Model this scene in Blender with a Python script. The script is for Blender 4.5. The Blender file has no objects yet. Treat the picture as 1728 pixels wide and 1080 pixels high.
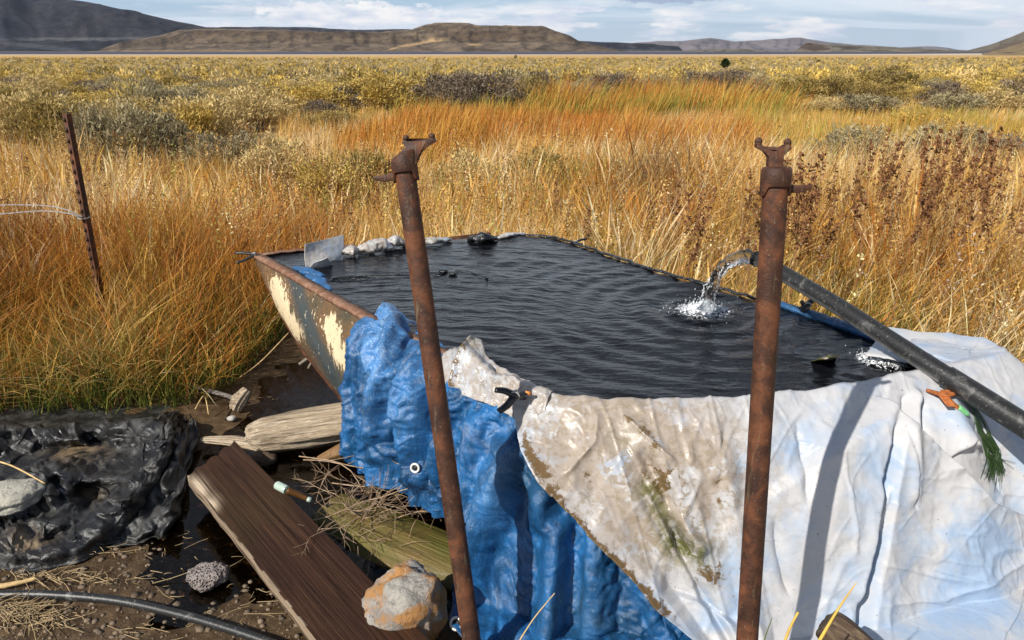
import bpy, bmesh, math, random
import numpy as np
from mathutils import Vector, Matrix

# ---------------------------------------------------------------- camera
S = bpy.context.scene
COL = S.collection
CAM_H, FPX, HOR = 1.6, 1200.0, 86.0
TH = math.atan((540 - HOR) / FPX)
cam = bpy.data.cameras.new("camera"); camo = bpy.data.objects.new("camera", cam); COL.objects.link(camo)
cam.sensor_width = 36; cam.lens = FPX / 1728 * 36
cam.clip_start = 0.05; cam.clip_end = 120000
camo.location = (0, 0, CAM_H); camo.rotation_euler = (math.pi / 2 - TH, 0, 0)
S.camera = camo

# ---------------------------------------------------------------- light
SUN_AZ = math.atan2(-0.70, -0.72); SUN_EL = math.radians(40)
SUN = Vector((math.sin(SUN_AZ) * math.cos(SUN_EL), math.cos(SUN_AZ) * math.cos(SUN_EL), math.sin(SUN_EL)))
sl = bpy.data.lights.new("sun", 'SUN'); sl.energy = 5.0; sl.angle = math.radians(0.53); sl.color = (1.0, 0.95, 0.86)
so = bpy.data.objects.new("sun", sl); COL.objects.link(so)
so.rotation_euler = SUN.to_track_quat('Z', 'Y').to_euler()
S.view_settings.view_transform = 'Standard'; S.view_settings.look = 'None'
S.view_settings.exposure = 0.32; S.view_settings.gamma = 1.0
S.cycles.max_bounces = 8; S.cycles.transparent_max_bounces = 12; S.cycles.caustics_reflective = False; S.cycles.caustics_refractive = False

# ---------------------------------------------------------------- node helper
class NT:
    def __init__(s, tree): s.t = tree; s.n = tree.nodes; s.l = tree.links
    def add(s, typ, **kw):
        nd = s.n.new(typ)
        for k, v in kw.items():
            if k.startswith('i_'):
                k = k[2:]; k = int(k) if k.isdigit() else k.replace('_', ' ')
                if hasattr(v, 'is_linked') or hasattr(v, 'links'): s.l.new(v, nd.inputs[k])
                else: nd.inputs[k].default_value = v
            else: setattr(nd, k, v)
        return nd
    def link(s, a, b): s.l.new(a, b)
    def noise(s, vec, scale, detail=4, rough=.55, dist=0):
        nd = s.add('ShaderNodeTexNoise'); nd.inputs['Scale'].default_value = scale
        nd.inputs['Detail'].default_value = detail; nd.inputs['Roughness'].default_value = rough
        nd.inputs['Distortion'].default_value = dist
        if vec is not None: s.l.new(vec, nd.inputs['Vector'])
        return nd.outputs[0]
    def voro(s, vec, scale, feature='F1', rnd=1):
        nd = s.add('ShaderNodeTexVoronoi', feature=feature); nd.inputs['Scale'].default_value = scale
        nd.inputs['Randomness'].default_value = rnd
        if vec is not None: s.l.new(vec, nd.inputs['Vector'])
        return nd.outputs['Distance']
    def math(s, op, a, b=0.0, clamp=False):
        nd = s.add('ShaderNodeMath', operation=op, use_clamp=clamp)
        for i, x in enumerate((a, b)):
            if isinstance(x, (int, float)): nd.inputs[i].default_value = x
            else: s.l.new(x, nd.inputs[i])
        return nd.outputs[0]
    def rng(s, x, a, b, c=0.0, d=1.0, smooth=False):
        nd = s.add('ShaderNodeMapRange', clamp=True)
        if smooth: nd.interpolation_type = 'SMOOTHSTEP'
        for i, v in enumerate((x, a, b, c, d)):
            if isinstance(v, (int, float)): nd.inputs[i].default_value = v
            else: s.l.new(v, nd.inputs[i])
        return nd.outputs[0]
    def mix(s, f, a, b, mode='MIX'):
        nd = s.add('ShaderNodeMix', data_type='RGBA', blend_type=mode)
        for i, v in ((0, f), (6, a), (7, b)):
            if isinstance(v, (int, float)): nd.inputs[i].default_value = v
            elif isinstance(v, tuple): nd.inputs[i].default_value = v if len(v) == 4 else (*v, 1)
            else: s.l.new(v, nd.inputs[i])
        return nd.outputs[2]
    def ramp(s, x, stops):
        nd = s.add('ShaderNodeValToRGB'); cr = nd.color_ramp
        while len(cr.elements) < len(stops): cr.elements.new(.5)
        for e, (p, c) in zip(cr.elements, stops): e.position = p; e.color = (*c, 1) if len(c) == 3 else c
        s.l.new(x, nd.inputs[0]); return nd.outputs[0]
    def mapping(s, vec, scale=(1, 1, 1), rot=(0, 0, 0), loc=(0, 0, 0)):
        nd = s.add('ShaderNodeMapping'); nd.inputs['Scale'].default_value = scale
        nd.inputs['Rotation'].default_value = rot; nd.inputs['Location'].default_value = loc
        s.l.new(vec, nd.inputs['Vector']); return nd.outputs[0]

# ---------------------------------------------------------------- world sky with clouds
W = bpy.data.worlds.new("World"); S.world = W; W.use_nodes = True
wt = NT(W.node_tree); W.node_tree.nodes.clear()
sky = wt.add('ShaderNodeTexSky', sky_type='NISHITA', sun_disc=False, sun_elevation=SUN_EL, sun_rotation=SUN_AZ,
             altitude=1400, air_density=1.0, dust_density=0.6, ozone_density=1.2)
tc = wt.add('ShaderNodeTexCoord').outputs['Generated']
sep = wt.add('ShaderNodeSeparateXYZ'); wt.link(tc, sep.inputs[0])
X, Y, Z = sep.outputs
zc = wt.math('MAXIMUM', Z, 0.02)
zs = wt.math('ADD', zc, 0.09)
cx = wt.math('DIVIDE', X, zs); cy = wt.math('DIVIDE', Y, zs)
cmb = wt.add('ShaderNodeCombineXYZ'); wt.link(cx, cmb.inputs[0]); wt.link(cy, cmb.inputs[1])
# thin high streaks
st = wt.noise(wt.mapping(cmb.outputs[0], (0.35, 1.1, 1), rot=(0, 0, .12), loc=(3.1, 1.7, 0)), 0.55, 8, .58, .6)
m1 = wt.rng(st, .42, .60, 0, .95, True)
# low cumulus band, on the direction itself
lo = wt.mapping(tc, (7, 7, 34), loc=(1.3, .4, 0))
cn = wt.noise(lo, 1.0, 9, .6, .15)
el_in = wt.rng(Z, .0, .022, 0, 1, True); el_out = wt.rng(Z, .035, .075, 1, 0, True)
band = wt.math('MULTIPLY', el_in, el_out)
m2 = wt.math('MULTIPLY', wt.rng(cn, .47, .56, 0, 1, True), band)
# the white bank left of the middle
def blob(x0, z0, rx, rz, src, wob=.55):
    az = wt.math('DIVIDE', X, wt.math('MAXIMUM', Y, .05))
    dx = wt.math('DIVIDE', wt.math('SUBTRACT', az, x0), rx)
    dz = wt.math('DIVIDE', wt.math('SUBTRACT', Z, z0), rz)
    d = wt.math('ADD', wt.math('MULTIPLY', dx, dx), wt.math('MULTIPLY', dz, dz))
    d = wt.math('ADD', wt.math('SQRT', d), wt.math('MULTIPLY', wt.math('SUBTRACT', src, .5), -wob * 6))
    fr = wt.rng(Y, .0, .1)
    return wt.math('MULTIPLY', wt.rng(d, 1.15, .75, 0, 1, True), fr)
fine = wt.noise(wt.mapping(tc, (60, 60, 130)), 1.0, 8, .6, .1)
b1 = blob(-.21, .043, .135, .016, fine, .3)
b2 = blob(.085, .050, .035, .004, fine, .15)
g1 = blob(.20, .062, .07, .006, fine, .35)
g2 = blob(.10, .067, .015, .004, fine, .25)
white = wt.math('MAXIMUM', wt.math('MAXIMUM', m2, b1), b2)
shade = wt.rng(wt.noise(wt.mapping(tc, (22, 22, 90), loc=(0, 0, .02)), 1, 6, .6), .35, .65)
skycol = wt.mix(wt.rng(Z, 0.0, .30, .92, 0.0), wt.mix(1.0, sky.outputs[0], (1.1, 1.2, 1.35), 'MULTIPLY'), wt.mix(wt.rng(Z, 0, .09), (10.0, 11.8, 13.4), (6.6, 10.0, 13.4)))
c1 = wt.mix(m1, skycol, (13.6, 14.8, 16.0))
cw = wt.mix(shade, (11.5, 12.4, 14.6), (18.5, 17.8, 17.0))
c2 = wt.mix(wt.math('MULTIPLY', white, .9), c1, cw)
c3 = wt.mix(wt.math('MULTIPLY', wt.math('MAXIMUM', g1, g2), .9), c2, (6.4, 7.8, 10.6))
bg = wt.add('ShaderNodeBackground'); wt.link(c3, bg.inputs[0]); bg.inputs[1].default_value = 0.050
wo = wt.add('ShaderNodeOutputWorld'); wt.link(bg.outputs[0], wo.inputs[0])

# ---------------------------------------------------------------- places: photo pixel + real height / distance -> point
cT, sT = math.cos(TH), math.sin(TH)
def dirs(u, v):
    a = (np.asarray(u, float) - 864) / FPX; b = (np.asarray(v, float) - 540) / FPX
    return a, cT - b * sT, -sT - b * cT
def pz(u, v, z=0.0):
    a, f, w = dirs(u, v); t = (z - CAM_H) / w
    return Vector((float(a * t), float(f * t), float(z)))
def pd(u, v, d):
    a, f, w = dirs(u, v); return Vector((float(a * d), float(f * d), float(CAM_H + w * d)))
def py_(u, v, y):
    a, f, w = dirs(u, v); t = y / f
    return Vector((float(a * t), float(y), float(CAM_H + w * t)))
def proj(P):
    P = np.asarray(P, float); x = P[..., 0]; y = P[..., 1]; z = P[..., 2] - CAM_H
    d = np.maximum(y * cT - z * sT, 1e-3); up = y * sT + z * cT
    return 864 + FPX * x / d, 540 - FPX * up / d

# ---------------------------------------------------------------- numpy noise
def _h(i, j, k, s):
    n = (i * 374761393 + j * 668265263 + k * 2147483647 + s * 1274126177) & 0xffffffff
    n = ((n ^ (n >> 13)) * 1274126177) & 0xffffffff
    n = (n ^ (n >> 16)) * 2246822519 & 0xffffffff
    return ((n ^ (n >> 15)) & 0xffffff) / float(0xffffff)
def vn(x, y, z=0.0, s=0):
    x, y, z = np.broadcast_arrays(np.asarray(x, float), np.asarray(y, float), np.asarray(z, float))
    i = np.floor(x).astype(np.int64); j = np.floor(y).astype(np.int64); k = np.floor(z).astype(np.int64)
    fx = x - i; fy = y - j; fz = z - k
    fx = fx * fx * (3 - 2 * fx); fy = fy * fy * (3 - 2 * fy); fz = fz * fz * (3 - 2 * fz)
    def L(a, b, t): return a + (b - a) * t
    r = []
    for dk in (0, 1):
        r.append(L(L(_h(i, j, k + dk, s), _h(i + 1, j, k + dk, s), fx), L(_h(i, j + 1, k + dk, s), _h(i + 1, j + 1, k + dk, s), fx), fy))
    return L(r[0], r[1], fz)
def fbm(x, y, z=0.0, o=4, s=0, g=.5):
    t = 0; a = 1; n = 0
    x = np.asarray(x, float); y = np.asarray(y, float); z = np.asarray(z, float)
    for q in range(o):
        t = t + a * vn(x * 2 ** q + q * 7.3, y * 2 ** q + q * 3.1, z * 2 ** q, s + q); n += a; a *= g
    return t / n
def ridged(x, y, z=0.0, o=3, s=0):
    t = 0; a = 1; n = 0
    for q in range(o):
        t = t + a * (1 - np.abs(2 * vn(x * 2 ** q + q * 5.3, y * 2 ** q + q * 9.1, z, s + q) - 1) ** .8); n += a; a *= .5
    return t / n
def trin(x, y, s=0, o=1):
    t = 0; am = 1; n = 0
    for q in range(o):
        X_ = np.asarray(x, float) * 2.1 ** q + q * 3.7; Y_ = np.asarray(y, float) * 2.1 ** q + q * 8.1
        i = np.floor(X_).astype(np.int64); j = np.floor(Y_).astype(np.int64); fx = X_ - i; fy = Y_ - j
        h = lambda a, b: _h(i + a, j + b, 0 * i, s + q)
        r = np.where(fx > fy, h(0, 0) + fx * (h(1, 0) - h(0, 0)) + fy * (h(1, 1) - h(1, 0)), h(0, 0) + fy * (h(0, 1) - h(0, 0)) + fx * (h(1, 1) - h(0, 1)))
        t = t + am * r; n += am; am *= .45
    return t / n
def creaseline(x, y, s=0, k=5.0):
    t = 0
    for q in range(3):
        c, w = math.cos(q * 1.05 + s), math.sin(q * 1.05 + s); X_ = (x * c + y * w); Y_ = (-x * w + y * c) * .35
        m = sst(vn(x * .35 + q * 4, y * .35, 0, s + 20 + q), .40, .62)
        t = t + np.maximum(0, 1 - np.abs(2 * vn(X_ + q * 9.7, Y_ + q * 5.1, 0, s + q) - 1) * k) * m
    return t
def sst(x, a, b):
    t = np.clip((np.asarray(x, float) - a) / (b - a), 0, 1); return t * t * (3 - 2 * t)
RNG = np.random.default_rng(7); random.seed(7)

# ---------------------------------------------------------------- object helpers
def tag(o, label=None, cat=None, group=None, kind=None):
    if label: o['label'] = label
    if cat: o['category'] = cat
    if group: o['group'] = group
    if kind: o['kind'] = kind
    return o
def adopt(o, parent):
    o.parent = parent
    o.matrix_parent_inverse = Matrix.Translation(-parent['_w']) if False else Matrix.Translation(-world_loc(parent))
def world_loc(o):
    v = Vector(o.location)
    if o.parent: v = v + world_loc(o.parent) + Vector(o.matrix_parent_inverse.translation)
    return v
def mesh_np(name, V, quads=None, tris=None, col=None, mats=(), smooth=True, parent=None, origin=None, polymat=None):
    V = np.asarray(V, np.float64).reshape(-1, 3)
    if origin is None:
        origin = Vector((float((V[:, 0].min() + V[:, 0].max()) / 2), float((V[:, 1].min() + V[:, 1].max()) / 2), float(V[:, 2].min())))
    Vl = V - np.array(origin)
    me = bpy.data.meshes.new(name)
    q = np.asarray(quads if quads is not None else [], np.int32).reshape(-1, 4)
    t = np.asarray(tris if tris is not None else [], np.int32).reshape(-1, 3)
    me.vertices.add(len(V)); me.vertices.foreach_set('co', Vl.astype(np.float32).ravel())
    loops = np.concatenate([q.ravel(), t.ravel()]).astype(np.int32)
    me.loops.add(len(loops)); me.loops.foreach_set('vertex_index', loops)
    starts = np.concatenate([np.arange(len(q)) * 4, len(q) * 4 + np.arange(len(t)) * 3]).astype(np.int32)
    me.polygons.add(len(starts)); me.polygons.foreach_set('loop_start', starts)
    if polymat is not None: me.polygons.foreach_set('material_index', np.asarray(polymat, np.int32))
    if smooth: me.polygons.foreach_set('use_smooth', np.ones(len(starts), bool))
    me.update(calc_edges=True)
    if col is not None:
        for nm, c in (col.items() if isinstance(col, dict) else (('Col', col),)):
            c = np.asarray(c, np.float32)
            at = me.color_attributes.new(nm, 'FLOAT_COLOR', 'POINT')
            if c.shape[1] == 3: c = np.concatenate([c, np.ones((len(c), 1), np.float32)], 1)
            at.data.foreach_set('color', c.ravel())
    for m in mats: me.materials.append(m)
    o = bpy.data.objects.new(name, me); COL.objects.link(o)
    o.location = origin
    if parent is not None: adopt(o, parent)
    return o
def empty(name, loc):
    o = bpy.data.objects.new(name, None); COL.objects.link(o); o.location = loc; o.empty_display_size = .05
    return o
def grid_faces(nu, nv, mask=None):
    a = np.arange(nu * nv).reshape(nu, nv)
    f = np.stack([a[:-1, :-1], a[1:, :-1], a[1:, 1:], a[:-1, 1:]], -1)
    if mask is not None: f = f[mask]
    return f.reshape(-1, 4)
class Geo:                                              # collects shapes that become ONE mesh
    def __init__(s): s.v = []; s.q = []; s.t = []; s.n = 0; s.c = []
    def add(s, V, q=None, t=None, c=None):
        V = np.asarray(V, float).reshape(-1, 3)
        if q is not None and len(q): s.q.append(np.asarray(q) + s.n)
        if t is not None and len(t): s.t.append(np.asarray(t) + s.n)
        s.v.append(V); s.n += len(V)
        s.c.append(np.tile(np.array(c if c is not None else (1, 1, 1), float), (len(V), 1)) if c is None or np.ndim(c) == 1 else np.asarray(c, float))
        return s
    def tube(s, pts, r, seg=10, cap=True, c=None, jit=0.0, squash=1.0):
        P = np.asarray([tuple(p) for p in pts], float); n = len(P)
        r = np.full(n, r, float) if np.ndim(r) == 0 else np.interp(np.linspace(0, 1, n), np.linspace(0, 1, len(r)), r)
        T = np.gradient(P, axis=0); T /= np.linalg.norm(T, axis=1)[:, None] + 1e-12
        ref = np.array([0, 0, 1.0]) if abs(T[0][2]) < .9 else np.array([1.0, 0, 0])
        N = np.cross(T[0], ref); N /= np.linalg.norm(N); V = []
        for i in range(n):
            N = N - T[i] * N.dot(T[i]); N /= np.linalg.norm(N) + 1e-12
            B = np.cross(T[i], N); a = np.linspace(0, 2 * np.pi, seg, endpoint=False)
            rr = r[i] * (1 + (jit * (RNG.random(seg) - .5) if jit else 0))
            V.append(P[i] + np.outer(np.cos(a) * rr, N) + np.outer(np.sin(a) * rr * squash, B))
        V = np.concatenate(V); q = []
        for i in range(n - 1):
            for j in range(seg):
                k = (j + 1) % seg; q.append((i * seg + j, i * seg + k, (i + 1) * seg + k, (i + 1) * seg + j))
        t = []
        if cap:
            V = np.concatenate([V, P[:1], P[-1:]])
            for j in range(seg):
                k = (j + 1) % seg; t.append((n * seg, k, j)); t.append((n * seg + 1, (n - 1) * seg + j, (n - 1) * seg + k))
        return s.add(V, q, t, c)
    def box(s, c0, ax, ay, az):                          # centre and three half-axis vectors
        c0, ax, ay, az = [np.array(tuple(k), float) for k in (c0, ax, ay, az)]
        V = [c0 + i * ax + j * ay + k * az for i in (-1, 1) for j in (-1, 1) for k in (-1, 1)]
        return s.add(V, [(0, 1, 3, 2), (4, 6, 7, 5), (0, 4, 5, 1), (2, 3, 7, 6), (0, 2, 6, 4), (1, 5, 7, 3)])
    def prism(s, poly, off, jit=0):                      # polygon (3D points) pushed along off
        A = np.asarray([tuple(p) for p in poly], float); n = len(A); B = A + np.array(tuple(off), float)
        V = np.concatenate([A, B, [A.mean(0)], [B.mean(0)]]); q = [(i, (i + 1) % n, n + (i + 1) % n, n + i) for i in range(n)]
        t = [(2 * n, (i + 1) % n, i) for i in range(n)] + [(2 * n + 1, n + i, n + (i + 1) % n) for i in range(n)]
        return s.add(V, q, t)
    def ball(s, c0, r, nu=10, nv=7, noise=0.0, seed=0, c=None):
        r = np.array([r] * 3 if np.ndim(r) == 0 else r, float); V = []
        th = np.linspace(0, np.pi, nv); ph = np.linspace(0, 2 * np.pi, nu, endpoint=False)
        TT, PP = np.meshgrid(th, ph, indexing='ij'); D = np.stack([np.sin(TT) * np.cos(PP), np.sin(TT) * np.sin(PP), np.cos(TT)], -1)
        k = 1 + noise * (fbm(D[..., 0] * 1.7 + 9, D[..., 1] * 1.7 + 5, D[..., 2] * 1.7 + 7, 4, seed) - .5) * 2 if noise else 1.0
        V = (D * r * (k[..., None] if noise else 1) + np.array(tuple(c0))).reshape(-1, 3); q = []
        for i in range(nv - 1):
            for j in range(nu): q.append((i * nu + j, (i + 1) * nu + j, (i + 1) * nu + (j + 1) % nu, i * nu + (j + 1) % nu))
        return s.add(V, q, None, c)
    def build(s, name, mat, parent=None, smooth=True, origin=None, bevel=0, weld=False):
        o = mesh_np(name, np.concatenate(s.v), np.concatenate(s.q) if s.q else None, np.concatenate(s.t) if s.t else None,
                    np.concatenate(s.c), (mat,), smooth, parent, origin)
        if bevel:
            m = o.modifiers.new('bevel', 'BEVEL'); m.width = bevel; m.segments = 2; m.limit_method = 'ANGLE'; m.angle_limit = .7
        return o
def smooth_line(pts, n, closed=False):
    P = np.asarray([tuple(p) for p in pts], float); m = len(P)
    idx = np.linspace(0, m - 1, n); out = []
    for x in idx:
        i = min(int(x), m - 2); t = x - i
        p0 = P[max(i - 1, 0)]; p1 = P[i]; p2 = P[i + 1]; p3 = P[min(i + 2, m - 1)]
        out.append(.5 * ((2 * p1) + (-p0 + p2) * t + (2 * p0 - 5 * p1 + 4 * p2 - p3) * t * t + (-p0 + 3 * p1 - 3 * p2 + p3) * t ** 3))
    return np.array(out)
def inpoly(x, y, poly):
    x = np.asarray(x, float); y = np.asarray(y, float); r = np.zeros(x.shape, bool); n = len(poly)
    for i in range(n):
        x1, y1 = poly[i][:2]; x2, y2 = poly[(i + 1) % n][:2]
        if y1 == y2: continue
        c = ((y1 > y) != (y2 > y)) & (x < (x2 - x1) * (y - y1) / (y2 - y1) + x1); r ^= c
    return r
def polydist(x, y, poly, closed=True):
    x = np.asarray(x, float); y = np.asarray(y, float); d = np.full(x.shape, 1e9); n = len(poly)
    for i in range(n if closed else n - 1):
        x1, y1 = poly[i][:2]; x2, y2 = poly[(i + 1) % n][:2]; dx = x2 - x1; dy = y2 - y1
        t = np.clip(((x - x1) * dx + (y - y1) * dy) / (dx * dx + dy * dy + 1e-12), 0, 1)
        d = np.minimum(d, np.hypot(x - x1 - t * dx, y - y1 - t * dy))
    return d

# ---------------------------------------------------------------- materials
def mat(name, rough=.6, spec=.5):
    m = bpy.data.materials.new(name); m.use_nodes = True; nt = NT(m.node_tree); b = m.node_tree.nodes['Principled BSDF']
    b.inputs['Roughness'].default_value = rough; b.inputs['Specular IOR Level'].default_value = spec
    return m, nt, b
def setc(nt, b, c):
    if isinstance(c, tuple): b.inputs['Base Color'].default_value = (*c, 1)
    else: nt.link(c, b.inputs['Base Color'])
def bump(nt, b, h, strength=.5, dist=.01):
    n = nt.add('ShaderNodeBump'); n.inputs['Strength'].default_value = strength; n.inputs['Distance'].default_value = dist
    nt.link(h, n.inputs['Height']); nt.link(n.outputs[0], b.inputs['Normal'])
def objc(nt): return nt.add('ShaderNodeTexCoord').outputs['Object']
def gpos(nt): return nt.add('ShaderNodeNewGeometry').outputs['Position']
def attr(nt, n='Col'): return nt.add('ShaderNodeAttribute', attribute_name=n).outputs['Color']

def m_plain(name, c, rough=.6, spec=.4, var=.25, sc=40, bs=.3, bd=.003):
    m, nt, b = mat(name, rough, spec); o = objc(nt); n = nt.noise(o, sc, 6, .6)
    setc(nt, b, nt.mix(nt.rng(n, .3, .7), tuple(k * (1 - var) for k in c), tuple(min(1, k * (1 + var)) for k in c)))
    bump(nt, b, n, bs, bd); return m
def m_rust(name='rusty_steel', streak=True, dark=1.0):
    m, nt, b = mat(name, .75, .35); o = objc(nt)
    n1 = nt.noise(o, 14, 8, .65, .4); n2 = nt.noise(nt.mapping(o, (60, 60, 5)), 1, 6, .6); n3 = nt.noise(o, 160, 4, .6)
    c = nt.ramp(n1, [(.25, (.016 * dark, .008 * dark, .006 * dark)), (.45, (.050 * dark, .020 * dark, .011 * dark)), (.6, (.13 * dark, .046 * dark, .019 * dark)), (.78, (.165 * dark, .066 * dark, .028 * dark))])
    if streak:
        c = nt.mix(nt.rng(n2, .60, .72, 0, .45), c, (.22, .18, .11)); c = nt.mix(nt.rng(n3, .64, .74, 0, .7), c, (.30, .24, .15))
    c = nt.mix(nt.rng(nt.noise(nt.mapping(o, (30, 30, 3), loc=(4, 2, 1)), 1, 5, .6), .62, .75, 0, .6), c, (.012, .008, .008))
    setc(nt, b, c); bump(nt, b, nt.math('ADD', n3, nt.math('MULTIPLY', n1, 1.2)), .5, .003)
    nt.link(nt.rng(n1, .3, .7, .5, .85), b.inputs['Roughness']); return m
def m_grass(name, rough=.55, trans=.35):
    m, nt, b = mat(name, rough, .25); c = attr(nt); setc(nt, b, c)
    tr = nt.add('ShaderNodeBsdfTranslucent'); nt.link(c, tr.inputs[0]); mx = nt.add('ShaderNodeMixShader'); mx.inputs[0].default_value = trans
    out = m.node_tree.nodes['Material Output']; nt.link(b.outputs[0], mx.inputs[1]); nt.link(tr.outputs[0], mx.inputs[2]); nt.link(mx.outputs[0], out.inputs[0])
    return m
M_RUST = m_rust(); M_RUSTD = m_rust('dark_rusty_steel', False, .7)
M_GRASS = m_grass('dry_grass'); M_LEAF = m_grass('sage_leaf', .6, .25)
M_TWIG = m_plain('grey_twig', (.16, .13, .10)); M_STRAW = m_plain('straw', (.55, .38, .17), .6, .3, .3, 30)
M_BLACKPL = m_plain('black_plastic', (.012, .012, .013), .38, .5, .3, 60)
# ================================================================ GROUND
SEAS = [pz(430, 430, .6), pz(620, 538, .6), pz(760, 606, .6), pz(850, 655, .6), pz(930, 683, .6), pz(1030, 691, .6), pz(1200, 690, .6),
        pz(1400, 670, .6), pz(1560, 640, .6), pz(1690, 610, .6), pz(1655, 588, .6), pz(1560, 580, .6), pz(1480, 568, .6), pz(1300, 508, .6), pz(1100, 453, .6),
        pz(960, 406, .6), pz(930, 398, .6), pz(870, 393, .6), pz(720, 404, .6), pz(600, 414, .6), pz(515, 420, .6)]
RIM = [(p.x, p.y) for p in SEAS]
def gz(x, y):
    x = np.asarray(x, float); y = np.asarray(y, float); r = np.hypot(x, y)
    near = 1 - sst(r, 7, 14)
    z = .035 * (fbm(x * 1.7 + 3, y * 1.7, 0, 4, 11) - .5) * near + .02 * (fbm(x * 9, y * 9, 0, 3, 12) - .5) * near
    ditch = np.exp(-((x + .75) / .45) ** 2 - ((y - 2.75) / .75) ** 2) + .8 * np.exp(-((x + .35) / .25) ** 2 - ((y - 2.1) / .35) ** 2)
    z = z - .085 * ditch * near
    z = z + .25 * (fbm(x * .06, y * .06, 0, 3, 14) - .5) * sst(r, 9, 30) * (1 - sst(r, 150, 400))
    return z - 2.0 * sst(y, 14, 170)
xs = np.concatenate([-np.geomspace(42000, 4.2, 60), np.linspace(-4.1, 4.1, 230), np.geomspace(4.2, 42000, 60)])
ys = np.concatenate([-np.geomspace(1800, .6, 22), np.linspace(-.5, 8.0, 240), np.geomspace(8.1, 42000, 110)])
GX, GY = np.meshgrid(xs, ys, indexing='ij'); GZ = gz(GX, GY)
pu, pv = proj(np.stack([GX, GY, GZ], -1)); behind = GY < .3
mud = np.array([.062, .038, .020]); mud2 = np.array([.125, .082, .043]); strawc = np.array([.38, .26, .12]); fieldc = np.array([.36, .265, .12]); playa = np.array([.46, .38, .28])
nz = fbm(GX * 2.2, GY * 2.2, 0, 4, 3)[..., None]
C = mud * (1 - nz) + mud2 * nz
grassy = np.clip(sst(GY, 4.2, 6.5) + sst(GX - .35 * GY, 1.2, 1.9), 0, 1)[..., None]
C = C * (1 - grassy) + strawc * (.7 + .6 * nz) * grassy
ff = sst(GY, 14, 40)[..., None]
n2 = fbm(GX * .11, GY * .11, 0, 4, 5)[..., None]
C = C * (1 - ff) + (fieldc * (.75 + .5 * n2)) * ff
def ell(x, y, x0, y0, rx, ry, k=.35): return sst(1.25 - np.hypot((x - x0) / rx, (y - y0) / ry) + k * (fbm(x * .5, y * .5, 0, 3, 6) - .5) * 2, 0, .35)
PLAYA = []
for (u, v, ru, rv) in ((470, 165, 62, 9), (1335, 176, 60, 5), (1385, 160, 45, 7), (1560, 172, 70, 7), (1700, 165, 60, 7), (1010, 163, 10, 3)):
    p = pz(u, v, -.1); q1 = pz(u + ru, v, -.1); q2 = pz(u, v - rv, -.1); PLAYA.append((p.x, p.y, abs(q1.x - p.x), abs(q2.y - p.y) * .8))
for (x0, y0, rx, ry) in PLAYA:
    e = ell(GX, GY, x0, y0, rx, ry)[..., None]; C = C * (1 - e) + playa * (.85 + .3 * nz) * e
gold = (sst(GY, 330, 430) * (1 - sst(GY, 640, 700)))[..., None]; C = C * (1 - gold) + np.array([.50, .31, .11]) * gold
sand = (sst(GY, 640, 720) * (1 - sst(GY, 2600, 3000)))[..., None]; C = C * (1 - sand) + np.array([.52, .43, .33]) * sand
far = sst(GY, 2600, 3200)[..., None]; C = C * (1 - far) + np.array([.16, .135, .10]) * far
wet = 1 - np.clip(grassy[..., 0] + ff[..., 0], 0, 1)
C = np.clip(C, 0, 1)
m, nt, b = mat('earth', .8, .3); g = gpos(nt); c = attr(nt)
n = nt.noise(g, 22, 8, .65); ns = nt.noise(g, 120, 4, .6)
c = nt.mix(1, c, nt.ramp(n, [(.3, (.45, .42, .40)), (.55, (1, 1, 1)), (.75, (1.5, 1.4, 1.25))]), 'MULTIPLY')
c = nt.mix(nt.rng(ns, .66, .72, 0, .5), c, (.30, .24, .16))
setc(nt, b, c); w = attr(nt, 'Wet'); nt.link(nt.rng(nt.math('MULTIPLY', w, nt.rng(n, .35, .6, 1, .35)), 0, 1, .85, .22), b.inputs['Roughness'])
bump(nt, b, nt.math('ADD', n, nt.math('MULTIPLY', ns, .4)), .55, .02)
M_EARTH = m
o = mesh_np('ground', np.stack([GX, GY, GZ], -1).reshape(-1, 3), grid_faces(len(xs), len(ys)), None,
            {'Col': C.reshape(-1, 3), 'Wet': np.repeat(wet.reshape(-1, 1), 3, 1)}, (M_EARTH,), origin=Vector((0, 0, 0)))
tag(o, kind='structure')
# shallow muddy water that stands in the low ground
m, nt, b = mat('muddy_water', .04, .5); g = gpos(nt)
tr = nt.add('ShaderNodeBsdfTransparent'); tr.inputs[0].default_value = (.80, .66, .46, 1)
gl = nt.add('ShaderNodeBsdfGlossy'); gl.inputs['Roughness'].default_value = .05
fr = nt.add('ShaderNodeFresnel'); fr.inputs[0].default_value = 1.33
bm_ = nt.add('ShaderNodeBump'); bm_.inputs['Strength'].default_value = .35; bm_.inputs['Distance'].default_value = .004
nt.link(nt.noise(g, 26, 3, .5), bm_.inputs['Height']); nt.link(bm_.outputs[0], gl.inputs['Normal']); nt.link(bm_.outputs[0], fr.inputs['Normal'])
mx = nt.add('ShaderNodeMixShader'); nt.link(fr.outputs[0], mx.inputs[0]); nt.link(tr.outputs[0], mx.inputs[1]); nt.link(gl.outputs[0], mx.inputs[2])
nt.link(mx.outputs[0], m.node_tree.nodes['Material Output'].inputs[0]); M_PUD = m
px = np.linspace(-2.2, 1.6, 60); pyy = np.linspace(1.0, 4.4, 60); A, B = np.meshgrid(px, pyy, indexing='ij')
o = mesh_np('puddle', np.stack([A, B, np.full_like(A, -.014)], -1).reshape(-1, 3), grid_faces(60, 60), None, None, (M_PUD,)); tag(o, kind='structure')

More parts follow.
